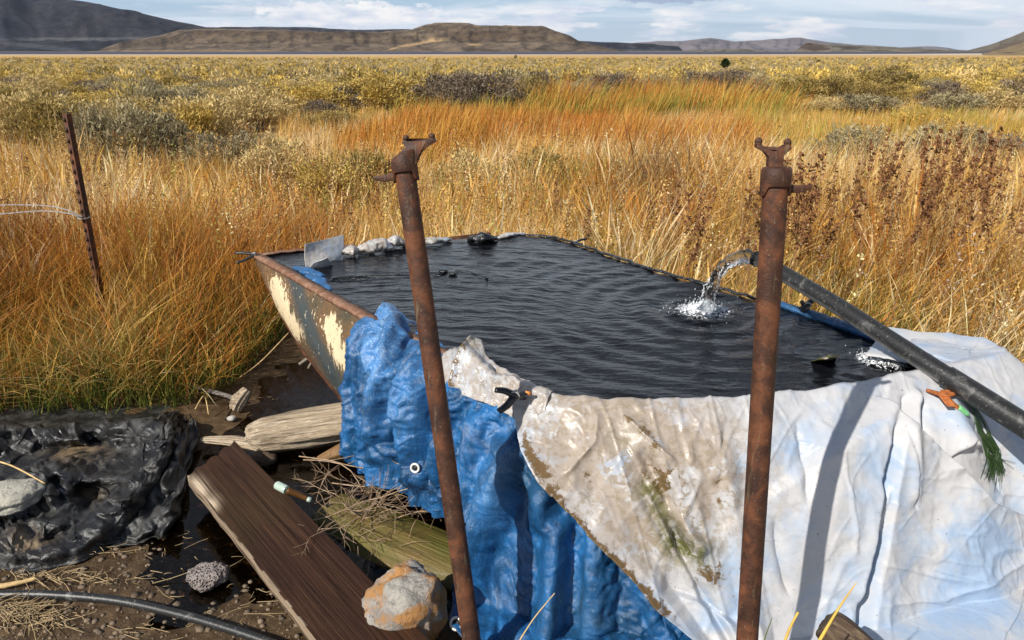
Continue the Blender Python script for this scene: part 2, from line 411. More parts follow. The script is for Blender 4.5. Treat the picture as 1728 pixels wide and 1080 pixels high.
# lake far out
m, nt, b = mat('lake_water', .12, .5); setc(nt, b, (.075, .072, .095)); bump(nt, b, nt.noise(nt.mapping(gpos(nt), (.002, .02, 1)), 1, 3), .1, 1.0)
b.inputs['Roughness'].default_value = .9; b.inputs['Specular IOR Level'].default_value = .05
lx = np.linspace(-9000, 9000, 120); sh = 860 + 120 * (fbm(lx * .002, 0 * lx, 0, 4, 21) - .5) + sst(lx, 250, 1200) * 600
V = np.concatenate([np.stack([lx, sh, 0 * lx - 1.96], 1), np.stack([lx, 0 * lx + 3300, 0 * lx - 1.96], 1)])
o = mesh_np('lake', V, [(i, i + 1, 121 + i, 120 + i) for i in range(119)], None, None, (m,)); tag(o, kind='structure')

# ================================================================ HILLS
def m_hill(name, c1, c2, c3, sc):
    m, nt, b = mat(name, .9, .1); g = gpos(nt)
    n = nt.noise(nt.mapping(g, (1, .6, 3)), sc, 9, .65, .3); n2 = nt.noise(nt.mapping(g, (1, .5, 2)), sc * 9, 9, .72, .2)
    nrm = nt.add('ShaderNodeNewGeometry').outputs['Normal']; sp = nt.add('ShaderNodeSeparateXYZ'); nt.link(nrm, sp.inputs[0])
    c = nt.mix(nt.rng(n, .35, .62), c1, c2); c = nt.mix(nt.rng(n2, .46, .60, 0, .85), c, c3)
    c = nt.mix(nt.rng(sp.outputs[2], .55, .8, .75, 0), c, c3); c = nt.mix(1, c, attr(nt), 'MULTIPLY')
    setc(nt, b, c); bump(nt, b, n2, .9, 12); return m
def hill(name, prof, D, dep, m, seed, cliff=.35, rough=.12, foot=-2.2, fwdrough=1.0, n=260, spots=()):
    prof = np.array(prof, float); u = np.linspace(prof[0, 0], prof[-1, 0], n); v = np.interp(u, prof[:, 0], prof[:, 1])
    v = v + (fbm(u * .05, 0 * u, 0, 4, seed) - .5) * 1.6
    a, f, w = dirs(u, v); t = D / f; x = a * t; zr = CAM_H + w * t
    q = np.concatenate([np.linspace(-1, 0, 44), np.linspace(.05, 1.2, 14)])
    Q, Xx = np.meshgrid(q, x, indexing='xy')
    A = np.clip(1 + Q, 0, 1); Zr = zr[:, None]; Yy = D + Q * dep
    er = ridged(Xx / (dep * .33), Yy / (dep * 1.3), 0, 4, seed + 3) - .5
    A2 = np.clip(A + er * .22 * A * (1 - A) * 4 * fwdrough, 0, 1.05)
    prf = (1 - cliff) * A2 ** 1.35 + cliff * sst(A2, .72, .86)
    ter = prf + .03 * np.sin(A2 * 26) * (A2 < .97) * cliff
    back = 1 - .35 * sst(Q, 0, 1.2)
    H = (Zr - foot) * ter * np.where(Q > 0, back, 1) + er * rough * (Zr - foot) * A * (1 - sst(Q, -.12, -.02)) * .8
    H = np.minimum(H, (Zr - foot) * 1.0)
    Xw = Xx * (Yy / D)
    V = np.stack([Xw, Yy, foot + np.maximum(H, 0)], -1)
    hu, hv = proj(V); an = fbm(Xw / dep * 9, V[..., 2] / (dep * .03), 0, 4, seed + 9)
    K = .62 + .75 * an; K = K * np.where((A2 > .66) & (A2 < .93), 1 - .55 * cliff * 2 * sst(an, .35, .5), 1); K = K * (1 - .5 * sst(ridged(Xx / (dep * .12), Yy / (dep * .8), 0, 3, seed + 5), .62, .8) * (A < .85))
    K = np.repeat(K[..., None], 3, -1)
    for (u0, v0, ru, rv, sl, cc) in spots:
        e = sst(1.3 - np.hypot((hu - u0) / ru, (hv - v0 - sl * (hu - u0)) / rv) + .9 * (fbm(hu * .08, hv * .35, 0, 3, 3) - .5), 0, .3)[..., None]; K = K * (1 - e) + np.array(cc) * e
    o = mesh_np(name, V.reshape(-1, 3), grid_faces(n, len(q)), None, np.clip(K, 0, 4).reshape(-1, 3), (m,)); tag(o, kind='structure'); return o
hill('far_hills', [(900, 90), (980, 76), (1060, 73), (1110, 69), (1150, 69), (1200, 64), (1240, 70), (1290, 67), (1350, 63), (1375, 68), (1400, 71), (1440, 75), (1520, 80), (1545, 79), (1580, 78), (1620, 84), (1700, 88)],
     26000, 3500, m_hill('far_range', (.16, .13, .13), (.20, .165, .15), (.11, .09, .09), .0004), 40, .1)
hill('far_mesa', [(330, 46), (440, 45), (520, 46), (600, 50), (690, 49), (960, 69), (1000, 70), (1100, 74), (1145, 78), (1152, 86), (1180, 91)],
     13000, 1300, m_hill('dark_mesa', (.050, .045, .048), (.075, .065, .062), (.030, .027, .032), .001), 50, .6)
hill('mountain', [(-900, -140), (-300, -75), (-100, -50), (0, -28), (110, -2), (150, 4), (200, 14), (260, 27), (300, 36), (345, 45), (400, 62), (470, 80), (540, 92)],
     7500, 2300, m_hill('dark_mountain', (.028, .029, .036), (.046, .042, .044), (.012, .014, .020), .0016), 60, .15, .3, spots=[(110, 66, 130, 2.2, -.0, (2.4, 2.4, 2.2)), (60, 78, 60, 3, .1, (2.0, 2.0, 1.8)), (230, 64, 60, 1.6, 0, (2.4, 2.4, 2.2))])  # base colours darkened for juniper cover and for cloud shade put into the albedo
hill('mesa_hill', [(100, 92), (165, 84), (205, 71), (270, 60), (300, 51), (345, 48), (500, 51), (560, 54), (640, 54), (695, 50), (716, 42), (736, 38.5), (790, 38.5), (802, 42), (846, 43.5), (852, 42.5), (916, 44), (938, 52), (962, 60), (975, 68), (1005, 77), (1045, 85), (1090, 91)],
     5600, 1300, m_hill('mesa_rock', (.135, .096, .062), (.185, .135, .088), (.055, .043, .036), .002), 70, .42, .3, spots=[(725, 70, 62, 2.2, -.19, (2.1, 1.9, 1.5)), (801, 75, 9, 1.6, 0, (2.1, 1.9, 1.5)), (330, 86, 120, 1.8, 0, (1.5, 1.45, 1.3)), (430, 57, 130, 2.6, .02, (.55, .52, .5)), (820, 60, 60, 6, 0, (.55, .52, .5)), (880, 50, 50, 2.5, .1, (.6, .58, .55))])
hill('low_hill', [(1110, 93), (1160, 86), (1200, 83), (1250, 82), (1300, 86), (1360, 92)], 4200, 500, m_hill('grey_slope', (.17, .15, .115), (.2, .175, .135), (.11, .10, .08), .004), 80, .05)
hill('butte', [(1325, 93), (1345, 84), (1356, 75), (1363, 71.5), (1380, 73), (1420, 76), (1500, 79.5), (1580, 84), (1632, 85), (1668, 76), (1700, 65), (1728, 53), (1800, 25), (1900, -10), (2300, -90)],
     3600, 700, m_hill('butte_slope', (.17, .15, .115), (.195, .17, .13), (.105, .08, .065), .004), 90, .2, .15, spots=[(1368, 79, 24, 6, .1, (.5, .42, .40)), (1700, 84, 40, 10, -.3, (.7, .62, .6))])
hill('near_hill', [(1540, 110), (1600, 102), (1650, 93), (1690, 83), (1728, 71), (1800, 52), (2000, 0)], 900, 260, m_hill('tan_slope', (.38, .28, .16), (.45, .34, .2), (.22, .17, .11), .03), 95, .1, .25, foot=-2.1)

# ================================================================ GRASS
def blades(B, h, lean, width, cb, ct, segs=3, plume=None, yaw=None, gb=.05):
    n = len(B); B = np.asarray(B, float); t = np.linspace(0, 1, segs + 1)
    yaw = RNG.random(n) * np.pi if yaw is None else yaw
    wv = np.stack([np.cos(yaw), np.sin(yaw), 0 * yaw], 1)
    wig = (RNG.random((n, 2)) - .5) * .16
    L2 = (lean ** 2).sum(1)
    V = np.zeros((n, 2 * segs + 1, 3)); Cc = np.zeros((n, 2 * segs + 1, 3))
    for i, tt in enumerate(t):
        c = B.copy()
        c[:, 0] += h * (lean[:, 0] * tt ** 1.8 + wig[:, 0] * math.sin(tt * 3.14)); c[:, 1] += h * (lean[:, 1] * tt ** 1.8 + wig[:, 1] * math.sin(tt * 3.14))
        c[:, 2] += h * tt / np.sqrt(1 + .8 * L2 * tt)
        wdt = width * (1 - .55 * tt)
        if plume is not None: wdt = np.where(plume & (abs(tt - .82) < .16), width * 2.6, wdt)
        col = cb + (ct - cb) * sst(tt, gb, gb + .62)
        if i < segs:
            V[:, 2 * i] = c - wv * wdt[:, None] / 2; V[:, 2 * i + 1] = c + wv * wdt[:, None] / 2; Cc[:, 2 * i] = col; Cc[:, 2 * i + 1] = col
        else: V[:, -1] = c; Cc[:, -1] = col
    k = 2 * segs + 1; base = (np.arange(n) * k)[:, None]
    q = np.concatenate([base + np.array([[2 * i, 2 * i + 1, 2 * i + 3, 2 * i + 2]]) for i in range(segs - 1)]) if segs > 1 else None
    tr = base + np.array([[2 * segs - 2, 2 * segs - 1, 2 * segs]])
    return V.reshape(-1, 3), q, tr, Cc.reshape(-1, 3)
def vary(c, n, s=.25):
    c = np.asarray(c, float); c = np.broadcast_to(c, (n, 3)); k = 1 + (RNG.random((n, 1)) - .5) * 2 * s
    return np.clip(c * k * (1 + (RNG.random((n, 3)) - .5) * .16), 0.004, .9)
def grass_ok(x, y, marg=.07):
    u, v = proj(np.stack([x, y, 0 * x], -1))
    d = polydist(x, y, RIM); ins = inpoly(x, y, RIM)
    lim = np.interp(u, [-400, 250, 320, 380, 430, 470, 500, 640, 900, 1500, 1560, 1700, 1760, 2400], [700, 700, 692, 655, 612, 580, 550, 590, 640, 650, 690, 780, 880, 920])
    lim = lim + (vn(x * 9, y * 9, 0, 33) - .5) * 22
    return (~ins) & (d > marg) & ((v < lim) | (y > 4.6))
def scatter(x0, x1, y0, y1, dens, wedge=True, pad=.6):
    n = int((x1 - x0) * (y1 - y0) * dens); x = RNG.uniform(x0, x1, n); y = RNG.uniform(y0, y1, n)
    if wedge:
        k = np.abs(x) < .90 * y + pad + .7; x = x[k]; y = y[k]
    return x, y
GR = dict(straw=(.68, .445, .155), gold=(.60, .335, .070), orange=(.48, .185, .030), rust=(.34, .13, .032), pale=(.80, .64, .38), green=(.095, .14, .025), ygreen=(.36, .33, .065), grey=(.52, .45, .34), brown=(.20, .10, .045))
GR = {k: np.array(v) for k, v in GR.items()}
def pickp(x, y, items, sc=.8):
    names = [a for a, _ in items]; p = np.array([b for _, b in items], float); p = np.cumsum(p / p.sum()); n = len(x)
    f = fbm(x * sc + len(names) * 3, y * sc * .6, 0, 3, 88); f = np.argsort(np.argsort(f)) / max(n, 1); q = np.where(RNG.random(n) < .5, f, RNG.random(n))
    return np.array([GR[a] for a in names])[np.minimum(np.searchsorted(p, q), len(names) - 1)]
def seeds(x, y, h0, h1, cnt, size, colmix, spread=.012):
    n = len(x); z0 = gz(x, y); H = h0 + (h1 - h0) * RNG.random(n); N = n * cnt; ix = np.repeat(np.arange(n), cnt); lx = RNG.normal(.05, .08, n); ly = RNG.normal(0, .06, n)
    t = .62 + .38 * RNG.random(N); P = np.stack([x[ix] + lx[ix] * t * H[ix] + RNG.normal(0, spread, N), y[ix] + ly[ix] * t * H[ix] + RNG.normal(0, spread, N), z0[ix] + H[ix] * t], 1)
    d = RNG.normal(0, 1, (N, 3)); d /= np.linalg.norm(d, axis=1)[:, None]; e = np.cross(d, RNG.normal(0, 1, (N, 3))); e /= np.linalg.norm(e, axis=1)[:, None]; L = (size * (.6 + .8 * RNG.random(N)))[:, None]
    V = np.stack([P - d * L, P + e * L * .55, P + d * L, P - e * L * .55], 1).reshape(-1, 3); c = np.repeat(vary(pick(n, colmix), n, .3), cnt * 4, 0)
    sV, sq, stt, sc_ = blades(np.stack([x, y, z0], 1), H, np.stack([lx, ly], 1), np.full(n, .003), vary(pick(n, colmix), n), vary(pick(n, colmix), n), 3)
    return [(V, (np.arange(N) * 4)[:, None] + np.arange(4), None, c), (sV, sq, stt, sc_)]
def pick(n, items):
    names = [a for a, _ in items]; p = np.array([b for _, b in items], float); p /= p.sum()
    ix = RNG.choice(len(names), n, p=p); return np.array([GR[a] for a in names])[ix]
def add_grass(name, parts, label_mat=M_GRASS):
    g = Geo()
    for V, q, t, c in parts: g.add(V, q, t, c)
    o = g.build(name, label_mat, smooth=True, origin=Vector((0, 5, 0))); o['kind'] = 'stuff'; return o
def field(x, y, hmin, hmax, lean0, lj, w, tipmix, basemix, segs=3, plume=.0, clump=6.0, gb=.05):
    n = len(x); P = np.stack([x, y, gz(x, y) - .01], 1)
    cl = fbm(x * clump / 3, y * clump / 3, 0, 3, 55); h = (hmin + (hmax - hmin) * RNG.random(n)) * (.50 + .76 * cl) * (.72 + .72 * fbm(x * .7, y * .7, 0, 2, 56))
    ang = fbm(x * .9, y * .9, 0, 2, 66) * 6.28 * 1.3
    ln = np.array(lean0) + lj * (RNG.random((n, 2)) - .5) * 2 + .12 * np.stack([np.cos(ang), np.sin(ang)], 1)
    pl = RNG.random(n) < plume
    return blades(P, h, ln, w * (.7 + .6 * RNG.random(n)), vary(pick(n, basemix), n), vary(pickp(x, y, tipmix), n, .32), segs, pl, gb=gb)
# left rushes beside the trough
x, y = scatter(-5.4, -.2, 2.7, 5.4, 1450); k = grass_ok(x, y); u_, v_ = proj(np.stack([x, y, 0 * x], -1)); k &= (u_ < 560); x, y = x[k], y[k]
hsc = np.interp(y, [2.8, 3.3, 4.2, 5.4], [.34, .46, .68, .66])
k2 = vn(x * 3, y * 3, 0, 77)
P1 = field(x, y, .66, 1.16, (.20, -.05), .34, .0058, [('brown', 1), ('rust', 5), ('orange', 7), ('gold', 2), ('straw', .8)], [('green', 4), ('ygreen', 1), ('rust', .6)], 4, gb=.16)
V = P1[0].reshape(len(x), -1, 3); z0 = V[:, :1, 2:3].copy(); V[:, :, 2:3] = z0 + (V[:, :, 2:3] - z0) * hsc[:, None, None]
xb, yb = scatter(-5.4, -.3, 2.75, 4.2, 420); k = grass_ok(xb, yb); xb, yb = xb[k], yb[k]      # bent dead ones lying across
P1b = field(xb, yb, .25, .5, (.2, -.35), .9, .0045, [('pale', 2), ('straw', 3), ('gold', 2)], [('ygreen', 2), ('straw', 2)], 4)
xg, yg = scatter(-5.4, -.3, 2.75, 4.6, 700); k = grass_ok(xg, yg); xg, yg = xg[k], yg[k]
P1c = field(xg, yg, .2, .42, (.1, 0), .25, .005, [('green', 3), ('ygreen', 2)], [('green', 1)], 3)
o = add_grass('rush_bed', [P1, P1b, P1c]); tag(o, 'orange brown rushes with green bases growing left of the rusted trough', 'rushes')
def thin(x, y):
    u, v = proj(np.stack([x, y, 0 * x], -1)); return ~((u < 470) & (v < 295) & (RNG.random(len(x)) < .8))
# straw field behind
x, y = scatter(-9.5, 10, 4.3, 9.5, 600); k = grass_ok(x, y) & thin(x, y); x, y = x[k], y[k]
hh = .86
A1 = field(x, y, .24, .66, (.10, 0), .34, .0055, [('pale', 4), ('straw', 6), ('gold', 2.6), ('orange', .9), ('brown', .4)], [('straw', 2), ('gold', 2), ('ygreen', 1)], 3, .22)
xa, ya = scatter(-1.2, 2.4, 4.1, 5.2, 800); k = grass_ok(xa, ya, .03); xa, ya = xa[k], ya[k]
A1b = field(xa, ya, .3, .62, (.05, 0), .3, .0042, [('straw', 4), ('gold', 4), ('rust', 1)], [('green', 1.2), ('straw', 2)], 4)
x, y = scatter(-17, 18, 9.3, 17, 290); k = thin(x, y); x, y = x[k], y[k]; A2 = field(x, y, .20, .44, (.14, 0), .26, .010, [('pale', 3.4), ('straw', 5), ('gold', 2.4), ('orange', 1.2), ('ygreen', .8)], [('straw', 2), ('gold', 2)], 2, .15, 2)
x, y = scatter(-26, 30, 16.8, 30, 90)
u_, v_ = proj(np.stack([x, y, 0 * x], -1)); kk = (v_ > np.interp(u_, [0, 400, 600, 700, 1350, 1500, 1728], [215, 210, 188, 176, 166, 176, 178])) | (RNG.random(len(x)) < .25); x, y = x[kk], y[kk]
A3 = field(x, y, .2, .42, (.14, 0), .22, .018, [('straw', 5), ('gold', 4), ('ygreen', 2)], [('straw', 2), ('ygreen', 2)], 2, .1, 1)
xw, yw = scatter(-6, 8, 4.3, 9.5, 16); k = grass_ok(xw, yw); W1 = seeds(xw[k], yw[k], .45, .85, 30, .009, [('pale', .6), ('straw', 3), ('brown', 3), ('rust', 2), ('ygreen', 1)])
xw, yw = scatter(-3, 1.8, 4.2, 6.8, 30); k = grass_ok(xw, yw); W2 = seeds(xw[k], yw[k], .4, .75, 34, .008, [('brown', 3), ('pale', 1), ('ygreen', 2), ('straw', 3)], .02)
xw, yw = scatter(1.0, 7, 3, 6.5, 30); k = grass_ok(xw, yw); W3 = seeds(xw[k], yw[k], .5, .95, 26, .008, [('brown', 3), ('pale', 1), ('grey', 1), ('straw', 3)], .016)
o = add_grass('grass', [A1, A1b, A2, A3] + W1 + W2 + W3); tag(o, 'straw coloured dry meadow grass spreading behind the trough', 'grass')
# coloured drifts: rusty sedge and the green rush belt
drift = []
for (u0, v0, ru, rv, dens, w, hm, mixt, mixb, ln) in (
        (880, 232, 210, 22, 170, .012, .62, [('orange', 5), ('rust', 2), ('gold', 2)], [('orange', 2), ('gold', 2)], (.25, 0)),
        (700, 250, 120, 30, 170, .012, .6, [('orange', 3), ('gold', 3)], [('gold', 2)], (.2, 0)),
        (1130, 262, 150, 22, 190, .011, .72, [('orange', 4), ('rust', 2), ('gold', 3)], [('rust', 2), ('gold', 2)], (.35, 0)),
        (1110, 198, 230, 14, 130, .016, .95, [('gold', 3), ('orange', 3), ('ygreen', 2)], [('green', 3), ('ygreen', 2)], (.3, 0)),
        (1010, 204, 200, 9, 90, .018, .7, [('green', 3), ('ygreen', 4), ('gold', 2)], [('green', 3)], (.25, 0)),
        (800, 214, 150, 10, 90, .018, .6, [('ygreen', 4), ('gold', 3)], [('green', 3)], (.25, 0)),
        (480, 188, 70, 8, 90, .018, .6, [('orange', 4), ('gold', 2)], [('gold', 3)], (.1, 0)),
        (1400, 238, 160, 24, 200, .010, .5, [('gold', 4), ('ygreen', 3), ('straw', 2)], [('ygreen', 3)], (.1, 0)),
        (1640, 226, 120, 20, 160, .012, .45, [('ygreen', 5), ('gold', 3)], [('ygreen', 3)], (.1, 0)),
        (1010, 355, 60, 26, 1500, .006, .55, [('green', 4), ('ygreen', 2)], [('green', 3)], (.1, 0))):
    p = pz(u0, v0, 0); rx = pz(u0 + ru, v0, 0).x - p.x; ry = abs(pz(u0, v0 - rv, 0).y - pz(u0, v0 + rv, 0).y) / 2
    n = int(4 * rx * ry * dens); a = RNG.uniform(-1, 1, n); bb = RNG.uniform(-1, 1, n); k = a * a + bb * bb < .7 + .5 * vn(a * 3, bb * 3, 0, 5); x = p.x + a[k] * rx; y = p.y + bb[k] * ry
    k = grass_ok(x, y); x, y = x[k], y[k]
    drift.append(field(x, y, hm * .7, hm * 1.15, ln, .2, w, mixt, mixb, 3, 0, 2))
o = add_grass('sedge', drift); tag(o, 'rust coloured sedge drifts and dark green rush belt across the meadow', 'sedge')
# right hand reeds
x, y = scatter(.6, 7.5, 2.3, 7.2, 1150); k = grass_ok(x, y, .10); u_, v_ = proj(np.stack([x, y, 0 * x], -1)); k &= (u_ > 960); x, y = x[k], y[k]
dd = polydist(x, y, RIM); hs = np.interp(y, [2.5, 3.4, 5, 7], [.55, .75, .92, .9])
P2 = field(x, y, .5, 1.0, (.12, -.03), .44, .0058, [('pale', 2.5), ('straw', 5), ('gold', 3), ('orange', 1.6), ('brown', .8)], [('ygreen', 1.2), ('straw', 2), ('green', 1.2)], 4, .06)
V = P2[0].reshape(len(x), -1, 3); z0 = V[:, :1, 2:3].copy(); V[:, :, 2:3] = z0 + (V[:, :, 2:3] - z0) * hs[:, None, None]
x, y = scatter(1.2, 6.5, 2.2, 5.8, 560); k = grass_ok(x, y, .15); x, y = x[k], y[k]
P2b = field(x, y, .25, .55, (-.2, -.4), 1.0, .0048, [('pale', 4), ('grey', 3), ('straw', 2), ('orange', 1)], [('pale', 2), ('straw', 2)], 4)
x, y = scatter(.5, 2.2, 3.3, 4.8, 900); k = grass_ok(x, y, .05); x, y = x[k], y[k]
P2c = field(x, y, .35, .62, (.05, 0), .16, .0055, [('green', 2), ('ygreen', 3), ('gold', 2)], [('green', 1)], 4)
o = add_grass('reed_bed', [P2, P2b, P2c]); tag(o, 'tall tangled golden reeds growing along the right side behind the hose', 'reeds')
# matted dead grass bottom right of the hose and dead straw in the mud
x, y = scatter(1.3, 4.2, 1.6, 4.2, 1200); k = grass_ok(x, y, .1); x, y = x[k], y[k]
P3 = field(x, y, .08, .2, (0, -.3), 1.6, .004, [('straw', 3), ('gold', 2), ('ygreen', 2), ('pale', 2)], [('straw', 2), ('ygreen', 2)], 3)
o = add_grass('dead_grass', [P3]); tag(o, 'short matted dead grass beside the white sheet under the hose', 'dead grass')

# ---------------------------------------------------------------- sagebrush
def bush(seed, nl, leaf, top, side, gap=.35, spread=1.0, up=.5, ncl=34):
    r = np.random.default_rng(seed); g = Geo(); br = Geo()
    th = r.random(ncl) * 6.283; rad = np.sqrt(r.random(ncl)) * .46 * spread; hz = (.30 + .62 * r.random(ncl)) * np.sqrt(np.clip(1 - (rad / .56) ** 2, .1, 1))
    cen = np.stack([rad * np.cos(th), rad * np.sin(th), hz], 1); per = nl // ncl
    for i in range(ncl):
        m_ = per + r.integers(-per // 3, per // 3 + 1); s = .05 + .06 * r.random()
        p = cen[i] + r.normal(0, 1, (m_, 3)) * np.array([s, s, s * .8]); p[:, 2] = np.maximum(p[:, 2], .04)
        out = np.array([cen[i][0], cen[i][1], up + .35]) + r.normal(0, .42, (m_, 3)); out /= np.linalg.norm(out, axis=1)[:, None]
        sd = np.cross(out, r.normal(0, 1, (m_, 3))); sd /= np.linalg.norm(sd, axis=1)[:, None]
        L = leaf * (.6 + .9 * r.random((m_, 1))); w = L * .17
        V = np.stack([p - sd * w, p + sd * w, p + out * L + sd * w * .6, p + out * L - sd * w * .6], 1).reshape(-1, 3)
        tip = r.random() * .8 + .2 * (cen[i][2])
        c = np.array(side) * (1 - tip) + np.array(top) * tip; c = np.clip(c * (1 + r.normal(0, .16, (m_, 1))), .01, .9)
        g.add(V, (np.arange(m_) * 4)[:, None] + np.arange(4), None, np.repeat(c, 4, 0))
        a = np.array([0, 0, 0.0]) + r.normal(0, .03, 3) * [1, 1, 0]; mid = cen[i] * [.55, .55, .45] + r.normal(0, .03, 3)
        br.tube([a, mid, cen[i]], [.013, .007, .003], 4, False)
    return g, br
TYPES = dict(
    yellow=((.64, .46, .11), (.36, .25, .08)), olive=((.42, .30, .09), (.15, .11, .04)), grey=((.42, .35, .19), (.20, .165, .10)),
    dead=((.25, .19, .13), (.13, .10, .075)), pale=((.62, .47, .20), (.44, .33, .16)))
LBL = dict(yellow='yellow tipped rabbitbrush', olive='dull olive rabbitbrush', grey='grey green sagebrush', dead='brown half dead sagebrush', pale='pale straw coloured rabbitbrush')
BM = {}
def bush_meshes(kind, var, hi):
    k = (kind, var, hi)
    if k not in BM:
        top, side = TYPES[kind]
        g, br = bush(100 + var * 7 + len(kind) * 31 + ord(kind[0]), 5200 if hi else 2600, .046 if hi else .050, top, side, ncl=46 if hi else 26)
        me = []
        for q, nme, mt in ((g, 'foliage', M_LEAF), (br, 'branches', M_TWIG)):
            o = q.build(nme, mt, smooth=False, origin=Vector((0, 0, 0))); me.append(o.data); bpy.data.objects.remove(o)
        BM[k] = me
    return BM[k]
def put_bush(x, y, w, h, kind, var, hi, label, group, cat='shrub'):
    me = bush_meshes(kind, var, hi); z = float(gz(x, y)) - .02
    root = bpy.data.objects.new('sagebrush', None) if hi else bpy.data.objects.new('sagebrush', me[0])
    COL.objects.link(root); root.location = (x, y, z); root.rotation_euler = (0, 0, random.random() * 6.28); root.scale = (w, w, h)
    if hi:
        for d, n in zip(me, ('foliage', 'branches')):
            c = bpy.data.objects.new(n, d); COL.objects.link(c); c.parent = root
    tag(root, label, cat, group)
for i, (u, vb, wpx, hpx, kind, lab) in enumerate((
        (25, 228, 140, 78, 'olive', 'dark olive bush at the left edge of the meadow'),
        (135, 262, 120, 60, 'olive', 'olive grey bush behind the leaning steel fence post'),
        (275, 262, 110, 66, 'pale', 'pale straw bush to the right of the steel fence post'),
        (345, 238, 120, 62, 'olive', 'dark olive bush behind the pale grey dead bush'),
        (395, 300, 130, 74, 'grey', 'pale grey dead looking bush in the straw grass left of the trough'),
        (225, 205, 120, 50, 'yellow', 'yellowish bush mound left of the bare earth patch'),
        (545, 206, 70, 34, 'dead', 'small dark dead bush right of the bare earth patch'),
        (560, 222, 90, 34, 'olive', 'low brownish bush in front of the dark dead bush'),
        (655, 190, 130, 62, 'yellow', 'large yellow green bush above the left pipe stand'),
        (755, 192, 120, 62, 'dead', 'big brown grey bush right above the left pipe stand'),
        (822, 196, 130, 66, 'dead', 'wide brown grey bush in the middle of the dark row'),
        (900, 182, 90, 50, 'olive', 'dark green brown bush between two grey bushes'),
        (975, 186, 80, 44, 'grey', 'grey green bush at the left end of the green rush belt'),
        (1035, 180, 110, 52, 'dead', 'brown grey bush behind the green rush belt'),
        (1100, 168, 70, 40, 'grey', 'small grey bush behind the middle of the rush belt'),
        (1180, 168, 80, 44, 'dead', 'dark bush below the lone juniper'),
        (1230, 166, 76, 46, 'dead', 'dark grey bush right of the bush under the juniper'),
        (1275, 176, 60, 44, 'grey', 'silvery bush at the right end of the rush belt'),
        (1335, 172, 90, 42, 'olive', 'olive bush beside the pale earth bank'),
        (1400, 168, 90, 40, 'olive', 'olive bush above the pale earth bank'),
        (1500, 160, 110, 44, 'olive', 'wide dark olive bush right of the pale earth bank'),
        (1545, 236, 104, 48, 'yellow', 'round yellow green bush standing alone in the right meadow'),
        (1455, 198, 110, 36, 'grey', 'low grey bush left above the lone yellow green bush'),
        (1385, 198, 70, 30, 'pale', 'low pale bush at the edge of the golden grass'),
        (1605, 200, 90, 40, 'grey', 'grey bush right above the lone yellow green bush'),
        (1690, 196, 100, 40, 'pale', 'pale grey bush at the right edge of the meadow'),
        (470, 335, 120, 96, 'pale', 'pale feathery bush in the straw grass above the left corner of the trough'),
        (560, 372, 110, 104, 'yellow', 'yellow green weedy bush behind the upright plastic sheet'),
        (628, 345, 90, 92, 'olive', 'olive weedy bush just left of the left pipe stand head'),
        (790, 345, 120, 84, 'pale', 'pale weedy bush right of the left pipe stand'),
        (900, 330, 110, 78, 'olive', 'low olive bush in the grass above the middle of the trough'),
        (1180, 330, 110, 84, 'pale', 'pale bush in the grass left of the right pipe stand head'),
        (1440, 300, 130, 80, 'grey', 'pale grey bush behind the dock stalks'),
        (1580, 290, 130, 80, 'grey', 'silvery bush behind the dock stalks near the right edge'),
        (1690, 320, 120, 86, 'dead', 'brown grey bush at the right edge behind the dock stalks'),
        (1060, 330, 130, 74, 'pale', 'pale yellow feathery bush in the reeds between the pipe stands'),
        (985, 372, 110, 40, 'grey', 'pale tangled dead clump just behind the far corner of the trough'))):
    p = pz(u, vb, 0); p = Vector((p.x, p.y, 0)); dep = p.y * cT + CAM_H * sT
    put_bush(p.x, p.y, wpx / FPX * dep * 1.02, hpx / FPX * dep * 1.12, kind, i % 3, True, lab, 'bushes standing in the meadow')
rr_ = random.Random(5)
for i in range(19):
    vb = rr_.uniform(205, 300); u = rr_.uniform(-60, 450); p = pz(u, vb, 0); kn = rr_.choice(['pale', 'grey', 'olive', 'pale', 'yellow'])
    put_bush(p.x, p.y, rr_.uniform(1.0, 1.7), rr_.uniform(.8, 1.1), kn, i % 3, True, LBL[kn] + ' among the bushes behind the steel fence post', LBL[kn] + ' bushes behind the fence post')
def free(x, y):
    u, v = proj(np.stack([x, y, 0 * x], -1))
    ok = v < np.interp(u, [-200, 0, 300, 420, 600, 700, 900, 1100, 1350, 1500, 1728, 2000], [235, 232, 222, 205, 192, 178, 170, 166, 170, 184, 190, 190])
    for (x0, y0, rx, ry) in PLAYA: ok &= ((x - x0) / (rx * 1.1)) ** 2 + ((y - y0) / (ry * 1.15)) ** 2 > 1
    return ok
x, y = scatter(-34, 38, 12, 46, .62, True, 2); k = free(x, y); x, y = x[k], y[k]
order = np.argsort(y); x, y = x[order], y[order]; keep = []
for i in range(len(x)):
    if all((x[i] - x[j]) ** 2 + (y[i] - y[j]) ** 2 > .75 for j in keep[-60:]): keep.append(i)
x, y = x[keep], y[keep]; NIND = 255; rest = (x[NIND:], y[NIND:]); yend = y[NIND] if len(y) > NIND else 46
for i in range(min(NIND, len(x))):
    kn = random.choices(['yellow', 'olive', 'grey', 'dead', 'pale'], [5, 3, 3, 1.4, 2])[0]; s = random.uniform(.75, 1.35)
    put_bush(float(x[i]), float(y[i]), 1.25 * s, .68 * s, kn, random.randint(0, 2), y[i] < 19,
             LBL[kn] + ' in the belt of bushes beyond the straw grass', LBL[kn] + ' bushes beyond the straw grass')
